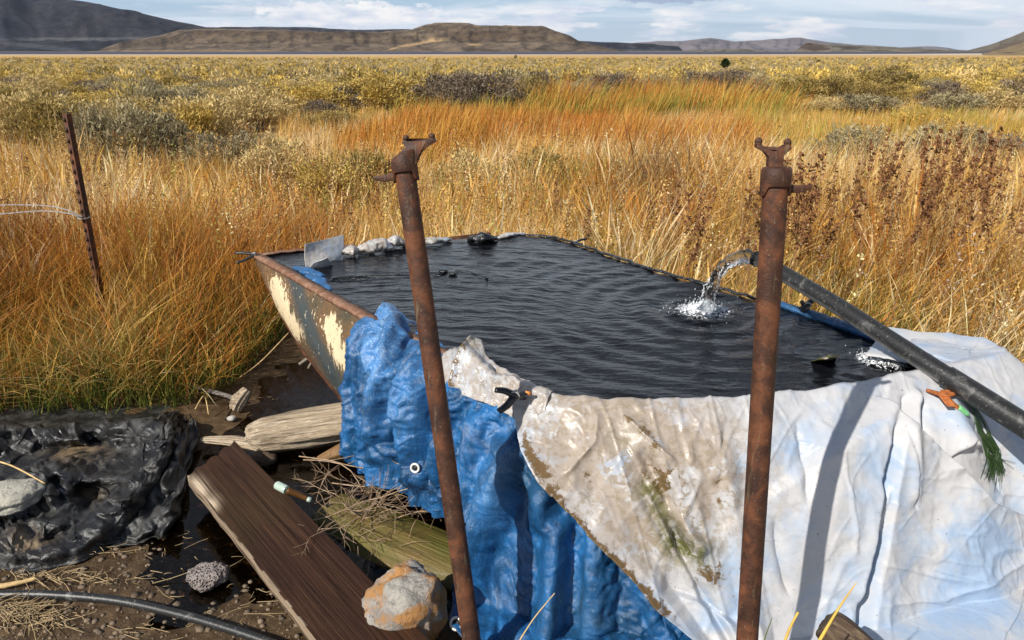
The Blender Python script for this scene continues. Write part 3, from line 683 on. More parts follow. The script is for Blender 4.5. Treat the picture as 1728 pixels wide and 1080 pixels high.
# the rest of the plain: scrub out to the lake
def scrub(x, y, sz, nleaf, lf):
    n = len(x); z = gz(x, y); kinds = RNG.choice(5, n, p=[.42, .2, .2, .06, .12]); tops = np.array([TYPES[k][0] for k in TYPES]); sides = np.array([TYPES[k][1] for k in TYPES])
    N = n * nleaf; ix = np.repeat(np.arange(n), nleaf); s = sz[ix]
    th = RNG.random(N) * 6.283; ph = np.arccos(RNG.random(N)); rr = .75 + .3 * RNG.random(N)
    # each shrub gets its own lumps
    lump = 1 + .28 * np.sin(th * 3 + ix * 1.7) * np.sin(ph * 4 + ix)
    P = np.stack([np.cos(th) * np.sin(ph) * .50, np.sin(th) * np.sin(ph) * .50, np.cos(ph) * .66], 1) * (rr * lump * s)[:, None]
    out = P / (np.linalg.norm(P, axis=1)[:, None] + 1e-9) + RNG.normal(0, .5, (N, 3)) + [0, 0, .45]; out /= np.linalg.norm(out, axis=1)[:, None]
    sd = np.cross(out, RNG.normal(0, 1, (N, 3))); sd /= np.linalg.norm(sd, axis=1)[:, None]
    P = P + np.stack([x[ix], y[ix], z[ix]], 1); L = (lf * s * (.7 + .6 * RNG.random(N)))[:, None]; w = L * .33
    V = np.stack([P - sd * w, P + sd * w, P + out * L + sd * w * .5, P + out * L - sd * w * .5], 1).reshape(-1, 3)
    mixv = RNG.random(N)[:, None]; c = sides[kinds[ix]] * (1 - mixv) + tops[kinds[ix]] * mixv; c = c * (1 + .2 * (RNG.random((N, 1)) - .5))
    c = c * (.8 + .5 * RNG.random(n)[ix][:, None]) * (.85 + .35 * fbm(x * .02, y * .05, 0, 3, 8)[ix][:, None])
    return V, (np.arange(N) * 4)[:, None] + np.arange(4), None, np.repeat(c, 4, 0)
g = Geo(); g.add(*scrub(rest[0], rest[1], .75 + .6 * RNG.random(len(rest[0])), 220, .10))
for (ya, yb, dens, sz, nl, lf) in ((40, 75, .40, .66, 120, .13), (75, 130, .24, .64, 60, .19), (130, 240, .13, .72, 34, .28), (240, 400, .07, .75, 20, .4)):
    x, y = scatter(-.82 * yb, .82 * yb, ya, yb, dens, True, 4); k = free(x, y); x, y = x[k], y[k]
    clump = fbm(x * .05, y * .09, 0, 3, 18); k = RNG.random(len(x)) < (clump * 2.2 - .35); x, y = x[k], y[k]
    g.add(*scrub(x, y, sz * (.5 + .8 * RNG.random(len(x))), nl, lf))
o = g.build('sagebrush_plain', M_LEAF, smooth=False, origin=Vector((0, 100, 0))); tag(o, 'yellow and grey sagebrush scrub covering the plain out to the lake', 'sagebrush', kind='stuff')
# low dry grass between the bushes further out
x, y = scatter(-60, 65, 28, 75, 5.0); P4 = field(x, y, .15, .32, (.1, 0), .3, .045, [('straw', 4), ('ygreen', 3), ('gold', 2)], [('straw', 2), ('ygreen', 1)], 2, 0, 1)
x, y = scatter(-200, 200, 75, 240, .55); P5 = field(x, y, .15, .32, (.1, 0), .4, .16, [('straw', 4), ('ygreen', 4), ('gold', 2)], [('straw', 2), ('ygreen', 1)], 2, 0, 1)
o = add_grass('bunch_grass', [P4, P5]); tag(o, 'low dry bunch grass between the sagebrush far across the plain', 'bunch grass')

# ---------------------------------------------------------------- trees far out
def tree(u, vb, hpx, y, label, group=None, name='juniper_tree', nl=2600, wf=.62):
    p = py_(u, vb, y); x = p.x; z = float(gz(x, y)); dep = y * cT; h = hpx / FPX * dep; root = empty(name, (x, y, z)); tag(root, label, 'tree', group)
    t = Geo(); t.tube([(x, y, z - .1), (x + .02 * h, y, z + .35 * h), (x, y, z + .8 * h)], [.045 * h, .03 * h, .01 * h], 7)
    for a in range(5): t.tube([(x, y, z + (.15 + .1 * a) * h), (x + math.cos(a * 2.4) * .2 * h, y + math.sin(a * 2.4) * .2 * h, z + (.35 + .1 * a) * h)], [.02 * h, .006 * h], 5)
    t.build('trunk', M_TWIG, root)
    n = nl; r = np.random.default_rng(int(u)); q = r.random(n); th = r.random(n) * 6.283
    rad = (np.sin(np.clip(q, 0, 1) * 2.6 + .35)) * .5 * wf * h * (.55 + .5 * np.sqrt(r.random(n))) * (.8 + .35 * np.sin(th * 4 + q * 9))
    P = np.stack([x + rad * np.cos(th), y + rad * np.sin(th), z + h * (.06 + .9 * q) + r.normal(0, .02 * h, n)], 1)
    out = np.stack([np.cos(th), np.sin(th), 0 * th + .7], 1) + r.normal(0, .4, (n, 3)); out /= np.linalg.norm(out, axis=1)[:, None]; sd = np.cross(out, r.normal(0, 1, (n, 3))); sd /= np.linalg.norm(sd, axis=1)[:, None]
    L = .09 * h * (.6 + .8 * r.random((n, 1))); w = L * .3; V = np.stack([P - sd * w, P + sd * w, P + out * L + sd * w * .5, P + out * L - sd * w * .5], 1).reshape(-1, 3)
    c = np.array([.032, .050, .014]) * (.6 + .9 * r.random((n, 1))); g = Geo(); g.add(V, (np.arange(n) * 4)[:, None] + np.arange(4), None, np.repeat(c, 4, 0)); g.build('crown', M_LEAF, root, smooth=False)
tree(1224, 107, 15, 170, 'lone dark green juniper standing on the plain under the far hills', wf=.95)
tree(870, 98, 6, 380, 'tiny dark juniper on the plain below the mesa', nl=500, wf=.95)
tree(1381, 106, 7, 230, 'small dark juniper right of the lone larger juniper', nl=500, wf=.95)
tree(1622, 107, 8, 240, 'small juniper at the foot of the right hand slope', nl=500, wf=1.1)
# ================================================================ TROUGH
def sds(u, v, poly):
    """distance, signed side (+ = left of the travel direction, in pixel axes), position along, for a fold line"""
    P = np.asarray(poly, float); best = np.full(np.shape(u), 1e9); side = np.zeros(np.shape(u)); al = np.zeros(np.shape(u))
    L = np.r_[0, np.cumsum(np.hypot(*(P[1:] - P[:-1]).T))]
    for i in range(len(P) - 1):
        x1, y1 = P[i]; dx, dy = P[i + 1] - P[i]; l2 = dx * dx + dy * dy
        t = np.clip(((u - x1) * dx + (v - y1) * dy) / l2, 0, 1); d = np.hypot(u - x1 - t * dx, v - y1 - t * dy)
        k = d < best; best = np.where(k, d, best); side = np.where(k, np.sign((u - x1) * dy - (v - y1) * dx), side); al = np.where(k, (L[i] + t * (L[i + 1] - L[i])) / L[-1], al)
    return best, side, al
def ridge(u, v, poly, w, a, e=.15):
    d, s, t = sds(u, v, poly); return a * np.exp(-(d / w) ** 2) * sst(t, 0, e) * sst(1 - t, 0, e)
def sharp(u, v, poly, w, a, e=.15):
    d, s, t = sds(u, v, poly); return a * np.exp(-d / w) * sst(t, 0, e) * sst(1 - t, 0, e)
def step(u, v, poly, w, a, L, e=.1, sgn=1):
    d, s, t = sds(u, v, poly); sd = d * s * sgn
    return a * sst(sd, -w, w) * np.exp(-np.maximum(sd, 0) / L) * sst(t, 0, e) * sst(1 - t, 0, e)

def fan(u, v, u0, v0, n, a, seed, r0, r1, rs=.004):
    r = np.hypot(u - u0, v - v0); ph = np.arctan2(v - v0, u - u0) + .10 * (fbm(u * .008, v * .008, 0, 2, seed) - .5)
    k = 1 - np.abs(trin(ph * n, r * rs, seed, 2) * 2 - 1) * 1.0
    return a * (k - .6) * sst(r, 6, r0) * (1 - sst(r, r1 * .55, r1))
def resamp(F, n, m):
    a = np.linspace(0, F.shape[0] - 1, n); b = np.linspace(0, F.shape[1] - 1, m)
    def one(F, a):
        i = np.clip(a.astype(int), 0, F.shape[0] - 2); t = (a - i).reshape((-1,) + (1,) * (F.ndim - 1))
        g = lambda k: F[np.clip(i + k, 0, F.shape[0] - 1)]
        return .5 * (2 * g(0) + (g(1) - g(-1)) * t + (2 * g(-1) - 5 * g(0) + 4 * g(1) - g(2)) * t ** 2 + (3 * g(0) - g(-1) - 3 * g(1) + g(2)) * t ** 3)
    return np.swapaxes(one(np.swapaxes(one(F, a), 0, 1), b), 0, 1)
def crumple(P0, N0, D, G, levels, lo=-.006, hi=.11, pull=.02, seed=1, grav=.0006, bend=.12):
    """let a sheet that is a little too big for its base buckle into folds: coarse folds first, finer ones after"""
    Q = N0 * D[..., None]; n0, m0 = D.shape; rng = np.random.default_rng(seed)
    for (st, gu, gw, it, nz) in levels:
        n, m = max(8, n0 // st), max(8, m0 // st); B = resamp(P0, n, m); N = resamp(N0, n, m); N /= np.linalg.norm(N, axis=-1)[..., None]; q = resamp(Q, n, m); g = resamp(G[..., None], n, m)[..., 0]; tgt = q.copy()
        P = B + q; sl = slice
        offs = [((sl(0, -1), sl(None)), (sl(1, None), sl(None)), 1.0, gu), ((sl(None), sl(0, -1)), (sl(None), sl(1, None)), 1.0, gw),
                ((sl(0, -1), sl(0, -1)), (sl(1, None), sl(1, None)), .6, (gu + gw) / 2), ((sl(0, -1), sl(1, None)), (sl(1, None), sl(0, -1)), .6, (gu + gw) / 2),
                ((sl(0, -2), sl(None)), (sl(2, None), sl(None)), bend, gu), ((sl(None), sl(0, -2)), (sl(None), sl(2, None)), bend, gw)]
        R = [np.linalg.norm(P[b] - P[a], axis=-1) * (1 + gg * (g[a] + g[b]) / 2) for a, b, s_, gg in offs]
        P = P + N * (rng.random((n, m, 1)) - .4) * nz; Vv_ = np.zeros_like(P)
        for k in range(it):
            Pn = P + Vv_ * .9; Pn[..., 2] -= grav
            for _ in range(3):
                acc = np.zeros_like(Pn)
                for (a, b, s_, gg), r in zip(offs, R):
                    d = Pn[b] - Pn[a]; L = np.linalg.norm(d, axis=-1) + 1e-9; c = d * (((L - r) / L) * .5 * s_)[..., None]; acc[a] += c; acc[b] -= c
                Pn = Pn + acc * .42
                q = Pn - B; h = (q * N).sum(-1); hc = np.clip(h, lo, hi); t = q - N * h[..., None]; tl = np.linalg.norm(t, axis=-1) + 1e-9; t *= np.minimum(1, .05 / tl)[..., None]; Pn = B + t * (1 - .02) + N * hc[..., None]
            Pn = Pn + (B + tgt - Pn) * (pull + .5 * (1 - np.clip(g * 3, 0, 1)))[..., None]
            Vv_ = np.clip(Pn - P, -.004, .004); P = Pn
        Q = resamp(P - B, n0, m0)
    return P0 + Q
NR = len(SEAS)
Apt, Fpt = SEAS[0], SEAS[5]
# ---- water held by the trough
def wave(x, y):
    r = np.hypot(x - SPL.x, y - SPL.y); r2 = np.hypot(x - SPL2.x, y - SPL2.y)
    z = .0035 * np.sin(r * 52 + 2 * fbm(x * 5, y * 5, 0, 2, 9)) * np.exp(-r * 1.9) * 1.7 * sst(r, .02, .1) + .0035 * np.sin(r2 * 70) * np.exp(-r2 * 4.5)
    wx = x + .10 * fbm(x * 2.5, y * 2.5, 0, 2, 41); wy = y + .10 * fbm(x * 2.5, y * 2.5, 0, 2, 42) + .12 * np.sin(x * 1.7)
    z = z + .0085 * (fbm(wx * 4.5, wy * 13, 0, 2, 31) - .5) + .0042 * (ridged(wx * 7 + 5, wy * 19, 0, 2, 35) - .5) + .0020 * (fbm(wx * 22, wy * 50, 0, 2, 36) - .5)
    z = z + .018 * (fbm(x * 45, y * 45, 0, 2, 37) - .5) * (np.exp(-(r / .12) ** 2) + .8 * np.exp(-(r2 / .09) ** 2))
    return z
SPL = pz(1185, 522, .595); SPL2 = pz(1492, 605, .595)
WZ = .588
cxr = np.mean([p[0] for p in RIM]); cyr = np.mean([p[1] for p in RIM])
ax_ = np.linspace(-1.5, 1.75, 620); ay_ = np.linspace(1.82, 4.25, 520); A, B = np.meshgrid(ax_, ay_, indexing='ij')
ins = inpoly(A, B, RIM)
Zw = WZ + wave(A, B) * 1.15
fm = ins[:-1, :-1] & ins[1:, :-1] & ins[1:, 1:] & ins[:-1, 1:]
m, nt, b = mat('trough_water', .02, .5); setc(nt, b, (.0055, .006, .008)); b.inputs['IOR'].default_value = 1.33
g_ = gpos(nt)
bump(nt, b, nt.math('ADD', nt.noise(nt.mapping(g_, (9, 26, 1), rot=(0, 0, -.15)), 1, 3, .5, 1.2), nt.math('MULTIPLY', nt.noise(nt.mapping(g_, (60, 110, 1)), 1, 3, .6), .25)), .35, .012)
M_WATER = m
fq = grid_faces(620, 520, fm); V = np.stack([A, B, Zw], -1).reshape(-1, 3)
used = np.unique(fq); mp = np.zeros(len(V), int); mp[used] = np.arange(len(used))
o = mesh_np('trough_water', V[used], mp[fq], None, None, (M_WATER,)); tag(o, kind='structure')

# ---- rusty steel hull
trough = empty('water_trough', (0.1, 3.0, 0)); tag(trough, 'old rusted steel barge shaped trough with peeling cream paint, full of dark spring water', 'water trough')
m, nt, b = mat('peeling_paint', .7, .3); o_ = objc(nt); c = attr(nt)
n1 = nt.noise(nt.mapping(o_, (34, 34, 9)), 1, 9, .72, .8); n2 = nt.noise(o_, 55, 6, .65); n3 = nt.noise(o_, 5, 6, .6, .3)
base = nt.mix(nt.rng(n3, .36, .60), (.062, .058, .038), (.17, .092, .040)); base = nt.mix(nt.rng(n2, .5, .68, 0, .8), base, (.06, .04, .028))
sp = nt.add('ShaderNodeSeparateColor'); nt.link(c, sp.inputs[0])
cream = nt.rng(nt.math('ADD', nt.math('ADD', nt.math('MULTIPLY', sp.outputs[0], .34), n1), nt.math('MULTIPLY', n2, .42)), .915, .925)
c2 = nt.mix(cream, base, (.62, .50, .32))
c2 = nt.mix(nt.math('MULTIPLY', sp.outputs[1], nt.rng(n2, .35, .45, .6, .96)), c2, (.042, .055, .060))
c2 = nt.mix(nt.math('MULTIPLY', sp.outputs[2], nt.rng(n1, .4, .5)), c2, (.10, .05, .03))
c2 = nt.mix(nt.rng(nt.noise(nt.mapping(o_, (70, 70, 35), loc=(2, 1, 1)), 1, 4, .6), .655, .68), c2, (.60, .52, .38))
setc(nt, b, c2); bump(nt, b, nt.math('ADD', nt.math('MULTIPLY', cream, .6), n2), .6, .006); M_HULL = m
# side wall: plane through the rim from the left corner A to the front corner; its lower edge curves up like a bow
dAF = (Vector(SEAS[1]) - Apt); dAF.z = 0; LAF = dAF.length; dAF /= LAF; nAF = Vector((dAF.y, -dAF.x, 0))          # nAF points outward (front-left)
if nAF.y > 0: nAF = -nAF
back = (SEAS[-1] - Apt); back.z = 0; back.normalize()
prof_px = [(432, 440), (447, 480), (470, 535), (502, 590), (545, 645), (590, 700), (612, 722)]
def on_side(u, v, off=0.0):
    a, f, w = dirs(u, v); D = Vector((float(a), float(f), float(w))); t = (Apt + nAF * off - Vector((0, 0, CAM_H))).dot(nAF) / D.dot(nAF); return Vector((0, 0, CAM_H)) + D * t
pts = [on_side(*p) for p in prof_px]
pr = [((p - Apt).dot(dAF), p.z) for p in pts]; pr = [(max(0.0, a), z) for a, z in pr]; pr[0] = (0.0, pr[0][1])
a_end = pr[-1][0]; zb = .05
nA, nZ = 90, 50; aa = np.linspace(0, 2.15, nA); low = np.interp(aa, [p[0] for p in pr] + [a_end + .5, 3], [p[1] for p in pr] + [zb, zb])
g = Geo(); tt = np.linspace(0, 1, nZ); AA, TT = np.meshgrid(aa, tt, indexing='ij'); ZZ = low[:, None] + (.588 - low[:, None]) * TT
edge = np.minimum(1, (ZZ - low[:, None]) / .25); bul = .045 * np.sin(np.clip(TT, 0, 1) * np.pi) * sst(AA, 0, .5) + .006 * (fbm(AA * 6, ZZ * 6, 0, 3, 4) - .5) - .02 * (1 - edge) * sst(AA, 0, .4)
V = np.array(Apt)[None, None] * [1, 1, 0] + AA[..., None] * np.array(dAF) + bul[..., None] * np.array(nAF) + ZZ[..., None] * np.array([0, 0, 1.0])
# stripes follow the bow curve: position measured from the curved edge
su, sv = proj(V)
stripe = np.exp(-(sds(su, sv, [(497, 468), (510, 520), (530, 575), (560, 630), (600, 690)])[0] / 13) ** 4) + .9 * np.exp(-(sds(su, sv, [(628, 540), (632, 600), (640, 660)])[0] / 16) ** 4)
cre = 1.0 * np.exp(-(sds(su, sv, [(466, 478), (478, 520), (500, 560)])[0] / 17) ** 2) + .95 * np.exp(-(sds(su, sv, [(555, 540), (570, 590), (600, 640)])[0] / 17) ** 2) + .4 * np.exp(-(sds(su, sv, [(525, 500), (532, 530)])[0] / 5) ** 2)
low_r = np.exp(-((ZZ - low[:, None]) / .035) ** 2)
cc = np.stack([cre - .35 * low_r, np.clip(stripe, 0, 1), low_r], -1)
for seam in ([(497, 462), (508, 520), (528, 575), (560, 632)], [(606, 500), (612, 560), (622, 620), (640, 680)], [(528, 478), (540, 540), (570, 610)]):
    dd = sds(su, sv, seam)[0]; V = V + (np.exp(-(dd / 3.0) ** 2) * .006)[..., None] * np.array(nAF)
g.add(V.reshape(-1, 3), grid_faces(nA, nZ), None, np.clip(cc, 0, 1).reshape(-1, 3))
g.build('side_wall', M_HULL, trough)
# curved bow plate running back from the lower edge, far walls, and the front wall behind the sheets
g = Geo(); e = np.array([np.array(Apt) * [1, 1, 0] + a * np.array(dAF) + np.array([0, 0, z]) - np.array(nAF) * .01 for a, z in zip(aa, low)])
bk = np.array(back) * 1.36; st = np.linspace(0, 1, 12); V = e[:, None] + st[None, :, None] * bk; g.add(V.reshape(-1, 3), grid_faces(nA, 12)); g.build('bow_plate', M_RUST, trough)
def wallstrip(ids, z0, z1, name, mt, off=0.0, thick=.012):
    g = Geo(); ctr = Vector((cxr, cyr, .6)); P = [SEAS[i % NR] + (ctr - SEAS[i % NR]).normalized() * off for i in ids]; V = []
    for p in P: V += [(p.x, p.y, z0), (p.x, p.y, z1)]
    g.add(V, [(2 * i, 2 * i + 1, 2 * i + 3, 2 * i + 2) for i in range(len(P) - 1)]); return g.build(name, mt, trough, smooth=False)
wallstrip([19, 18, 17, 16, 15, 14, 13, 12, 11], .03, .583, 'back_wall', M_RUSTD)
wallstrip([3, 4, 5, 6, 7, 8, 9, 10], .03, .52, 'front_wall', M_RUSTD, .07)
# rim flanges
m, nt, b = mat('rusty_rim', .75, .35); o_ = objc(nt); n1 = nt.noise(o_, 24, 8, .7, .4); n2 = nt.noise(o_, 90, 5, .65)
c = nt.ramp(n1, [(.3, (.10, .035, .018)), (.48, (.19, .095, .055)), (.62, (.27, .16, .105)), (.8, (.42, .31, .23))]); c = nt.mix(nt.rng(n2, .58, .66, 0, .9), c, (.05, .022, .014))
setc(nt, b, c); bump(nt, b, nt.math('ADD', n1, n2), .6, .005); M_RIM = m
def flange(P, wid, inward, name, thick=.010, z=.600):
    P = np.array([tuple(p) for p in P]); n = len(P); T = np.gradient(P, axis=0); T[:, 2] = 0; T /= np.linalg.norm(T, axis=1)[:, None]; N = np.stack([-T[:, 1], T[:, 0], 0 * T[:, 0]], 1)
    if N[n // 2].dot(np.array([cxr, cyr, 0]) - P[n // 2] * [1, 1, 0]) < 0: N = -N
    prof = [(-.006, -.020), (-.006, 0), (wid, .0), (wid, -.006), (.004, -.006), (.004, -.020)]
    V = np.stack([P * [1, 1, 0] + N * a + np.array([0, 0, z + h]) for a, h in prof], 1)
    V[:, 2:4] += (fbm(np.linspace(0, n * .4, n), np.zeros(n), 0, 3, 5)[:, None] - .5)[..., None] * N[:, None] * .008
    V[:, :, 2] += (fbm(np.linspace(0, n * .3, n), np.ones(n), 0, 3, 6)[:, None] - .5) * .010
    g = Geo(); k = len(prof); q = [(i * k + j, i * k + (j + 1) % k, (i + 1) * k + (j + 1) % k, (i + 1) * k + j) for i in range(n - 1) for j in range(k)]
    q += [(0, 1, 2, 3), (0, 3, 4, 5), ((n - 1) * k, (n - 1) * k + 1, (n - 1) * k + 2, (n - 1) * k + 3)]
    g.add(V.reshape(-1, 3), q); return g.build(name, M_RIM, trough, smooth=False)
def lerp_pts(P, n):
    P = np.array([tuple(p) for p in P]); L = np.r_[0, np.cumsum(np.linalg.norm(P[1:] - P[:-1], axis=1))]; s = np.linspace(0, L[-1], n)
    return np.stack([np.interp(s, L, P[:, i]) for i in range(3)], 1)
flange(lerp_pts([SEAS[0], SEAS[1], SEAS[2]], 60), .046, 1, 'rim')
flange(lerp_pts([SEAS[0] + Vector((.0, .012, 0)), SEAS[-1], SEAS[-2]], 40), .030, 1, 'rim', z=.603)
# the inner face of the left end, visible above the water
g = Geo(); P = lerp_pts([SEAS[0], SEAS[-1], SEAS[-2], SEAS[-3], SEAS[-4]], 60); V = np.concatenate([P - [0, 0, .012], P - [0, 0, .06]]); n = 60
g.add(V, [(i, i + 1, n + i + 1, n + i) for i in range(n - 1)]); g.build('end_plate', M_RIM, trough)
# black liner edge along the far side
def liner(ids, r, name, mt, label=None, z=.596, wob=.006, sq=.5):
    P = lerp_pts([SEAS[i] for i in ids], 90); P[:, 2] = z + wob * (fbm(np.arange(90) * .35, np.zeros(90), 0, 3, 3) - .5) * 2
    P[:, 0] += .012 * (fbm(np.arange(90) * .3, np.ones(90), 0, 3, 8) - .5)
    g = Geo(); g.tube(P, r, 8, True, jit=.5, squash=sq); return g.build(name, mt, trough)
m, nt, b = mat('black_liner', .22, .5); o_ = objc(nt); n1 = nt.noise(o_, 30, 6, .6); setc(nt, b, nt.mix(nt.rng(n1, .5, .68), (.008, .009, .010), (.035, .036, .034))); bump(nt, b, n1, .9, .012); M_LINER = m
liner([17, 16, 15, 14, 13], .012, 'liner_edge', M_LINER)
M_BLUEL = None

# ================================================================ SHEETS
def m_blue():
    m, nt, b = mat('blue_tarpaulin', .32, .55); o_ = objc(nt); a = attr(nt); sp = nt.add('ShaderNodeSeparateColor'); nt.link(a, sp.inputs[0])
    n1 = nt.noise(o_, 7, 8, .65, .5); n2 = nt.noise(nt.mapping(o_, (1, 1, 1)), 95, 7, .74, 1.2); w = nt.noise(nt.mapping(o_, (160, 160, 420)), 1, 2, .5)
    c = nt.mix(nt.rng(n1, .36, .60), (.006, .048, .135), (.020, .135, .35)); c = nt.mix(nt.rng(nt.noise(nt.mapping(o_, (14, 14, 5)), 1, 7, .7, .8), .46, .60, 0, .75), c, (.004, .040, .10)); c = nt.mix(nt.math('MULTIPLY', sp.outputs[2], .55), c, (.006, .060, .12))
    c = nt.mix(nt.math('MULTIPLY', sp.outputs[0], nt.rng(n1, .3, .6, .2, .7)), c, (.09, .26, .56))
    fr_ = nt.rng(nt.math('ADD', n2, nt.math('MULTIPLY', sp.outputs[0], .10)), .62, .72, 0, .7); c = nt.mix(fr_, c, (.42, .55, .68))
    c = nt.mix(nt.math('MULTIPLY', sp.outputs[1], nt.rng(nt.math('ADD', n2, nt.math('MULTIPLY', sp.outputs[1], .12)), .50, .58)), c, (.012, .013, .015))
    c = nt.mix(nt.math('MULTIPLY', sp.outputs[2], nt.rng(n1, .45, .6, .2, .8)), c, (.05, .05, .022))
    setc(nt, b, c); n4 = nt.noise(nt.mapping(o_, (30, 30, 16)), 1, 8, .74, 1.6)
    h = nt.math('ADD', n4, nt.math('MULTIPLY', w, .06))
    bump(nt, b, h, .65, .008); nt.link(nt.rng(n2, .35, .65, .18, .42), b.inputs['Roughness']); return m
def m_white():
    m, nt, b = mat('white_plastic_sheet', .36, .45); o_ = objc(nt); a = attr(nt); sp = nt.add('ShaderNodeSeparateColor'); nt.link(a, sp.inputs[0])
    n1 = nt.noise(o_, 8, 8, .62, .5); n2 = nt.noise(o_, 36, 8, .68, .8); n3 = nt.noise(nt.mapping(o_, (1, 1, 1), loc=(5, 3, 1)), 4.5, 6, .6, .4)
    c = nt.mix(nt.rng(n3, .45, .64, 0, .9), (.54, .535, .545), (.33, .45, .62))
    c = nt.mix(nt.math('MULTIPLY', sp.outputs[0], nt.rng(nt.math('ADD', n1, nt.math('MULTIPLY', sp.outputs[0], .12)), .47, .62, .0, 1)), c, (.40, .335, .28))
    c = nt.mix(nt.math('MULTIPLY', sp.outputs[0], nt.rng(n2, .50, .56, 0, .9)), c, (.33, .265, .20))
    c = nt.mix(nt.math('MULTIPLY', sp.outputs[0], nt.rng(nt.noise(nt.mapping(o_, (1, 1, 1), loc=(1, 8, 3)), 14, 9, .7, .3), .60, .66, 0, .9)), c, (.60, .61, .63))
    c = nt.mix(nt.rng(nt.math('ADD', n2, nt.math('MULTIPLY', sp.outputs[1], .34)), .70, .78, 0, 1), c, (.16, .10, .045))
    c = nt.mix(nt.math('MULTIPLY', sp.outputs[2], nt.rng(n2, .36, .52, 0, .95)), c, (.11, .115, .030))
    c = nt.mix(nt.rng(nt.noise(o_, 85, 3, .5), .70, .73, 0, .8), c, (.20, .17, .14))
    setc(nt, b, c); n4 = nt.noise(o_, 16, 5, .6, 1.2); sc_ = nt.voro(nt.mapping(o_, (9, 9, 7)), 1, 'DISTANCE_TO_EDGE')
    bump(nt, b, nt.math('ADD', nt.math('MULTIPLY', nt.rng(sc_, 0, .06), .12), nt.math('ADD', n4, nt.math('MULTIPLY', n2, .45))), .26, .007)
    nt.link(nt.rng(n1, .35, .65, .18, .42), b.inputs['Roughness'])
    tr = nt.add('ShaderNodeBsdfTranslucent'); nt.link(c, tr.inputs[0]); mx = nt.add('ShaderNodeMixShader'); mx.inputs[0].default_value = .18
    nt.link(b.outputs[0], mx.inputs[1]); nt.link(tr.outputs[0], mx.inputs[2]); nt.link(mx.outputs[0], m.node_tree.nodes['Material Output'].inputs[0]); return m
M_BLUE = m_blue(); M_WHITE = m_white()
# drape path: along the rim from the left wall, round the front, to the right far side
PATH = [SEAS[i] for i in range(0, 15)]
_p = lerp_pts(PATH, 900)
for _ in range(30): _p[1:-1] = (_p[:-2] + _p[1:-1] * 2 + _p[2:]) / 4
_L = np.r_[0, np.cumsum(np.linalg.norm(_p[1:] - _p[:-1], axis=1))]
_t = np.gradient(_p, axis=0); _t /= np.linalg.norm(_t, axis=1)[:, None]; _n = np.stack([_t[:, 1], -_t[:, 0], 0 * _t[:, 0]], 1)
if _n[300].dot(np.array([cxr, cyr, 0]) - _p[300] * [1, 1, 0]) > 0: _n = -_n
for _ in range(160): _n[1:-1] = (_n[:-2] + _n[1:-1] * 2 + _n[2:]) / 4
_n /= np.linalg.norm(_n, axis=1)[:, None]
_pu = proj(_p)[0]
def s_at(p): return float(_L[np.argmin(np.hypot(_p[:, 0] - p.x, _p[:, 1] - p.y))])
S0 = s_at(SEAS[1]); S_R = s_at(SEAS[9]); S_END = _L[-1]
_kk = np.interp(_L, [0, s_at(SEAS[1]), s_at(SEAS[2]), s_at(SEAS[4]), s_at(SEAS[6]), s_at(SEAS[8]), s_at(SEAS[9]), s_at(SEAS[11]), S_END], [7, 7, 5.0, 2.9, 2.4, 2.5, 2.2, 2.5, 3])
for _ in range(80): _kk[1:-1] = (_kk[:-2] + _kk[1:-1] * 2 + _kk[2:]) / 4
def drape(s, w, lift=0.0):
    """point on the draped base surface: s metres along the rim, w metres down it (w < 0 lies over the rim, inside)"""
    s = np.asarray(s, float); w = np.asarray(w, float); s, w = np.broadcast_arrays(s, w)
    P = np.stack([np.interp(s, _L, _p[:, i]) for i in range(2)], -1); N = np.stack([np.interp(s, _L, _n[:, i]) for i in range(2)], -1); N /= np.linalg.norm(N, axis=-1)[..., None]
    k = np.interp(s, _L, _kk); c = 1 / np.sqrt(1 + k * k); sn = k * c; r = .045
    wo = np.maximum(w, 0); e = r * (1 - np.exp(-wo / r))                 # rounded shoulder
    d = wo * c + e * (1 - c) ; z = -(wo - e) * sn - .25 * e * sn
    ins_ = np.minimum(w, 0); d = d + ins_; z = z + .0 * ins_ - .020 * sst(-w, .0, .035)
    zz = .603 + z; gl = .012; under = np.maximum(gl - zz, 0); d = d + under * .9; zz = np.maximum(zz, gl + under * .01)
    nz_ = np.where(w < 0, 1.0, c); no = np.where(w < 0, 0.0, sn); k2 = sst(w, -.05, .08); no = sn * k2; nz_ = np.sqrt(np.maximum(1 - no ** 2, 0))
    n3 = np.stack([N[..., 0] * no, N[..., 1] * no, nz_], -1)
    Q = np.stack([P[..., 0] + N[..., 0] * d, P[..., 1] + N[..., 1] * d, zz], -1)
    return Q + n3 * lift, n3
def crossing(f, lo, hi, n=400):
    """first parameter where f turns positive, per row; f takes an array of shape (rows, n)"""
    t = np.linspace(0, 1, n); T = lo[:, None] + (hi - lo)[:, None] * t; F = f(T); k = F > 0; i = np.argmax(k, 1); none = ~k.any(1); i[none] = n - 1
    return T[np.arange(len(i)), i]
def solid(o, th):
    m = o.modifiers.new('thickness', 'SOLIDIFY'); m.thickness = th; m.offset = -1; return o

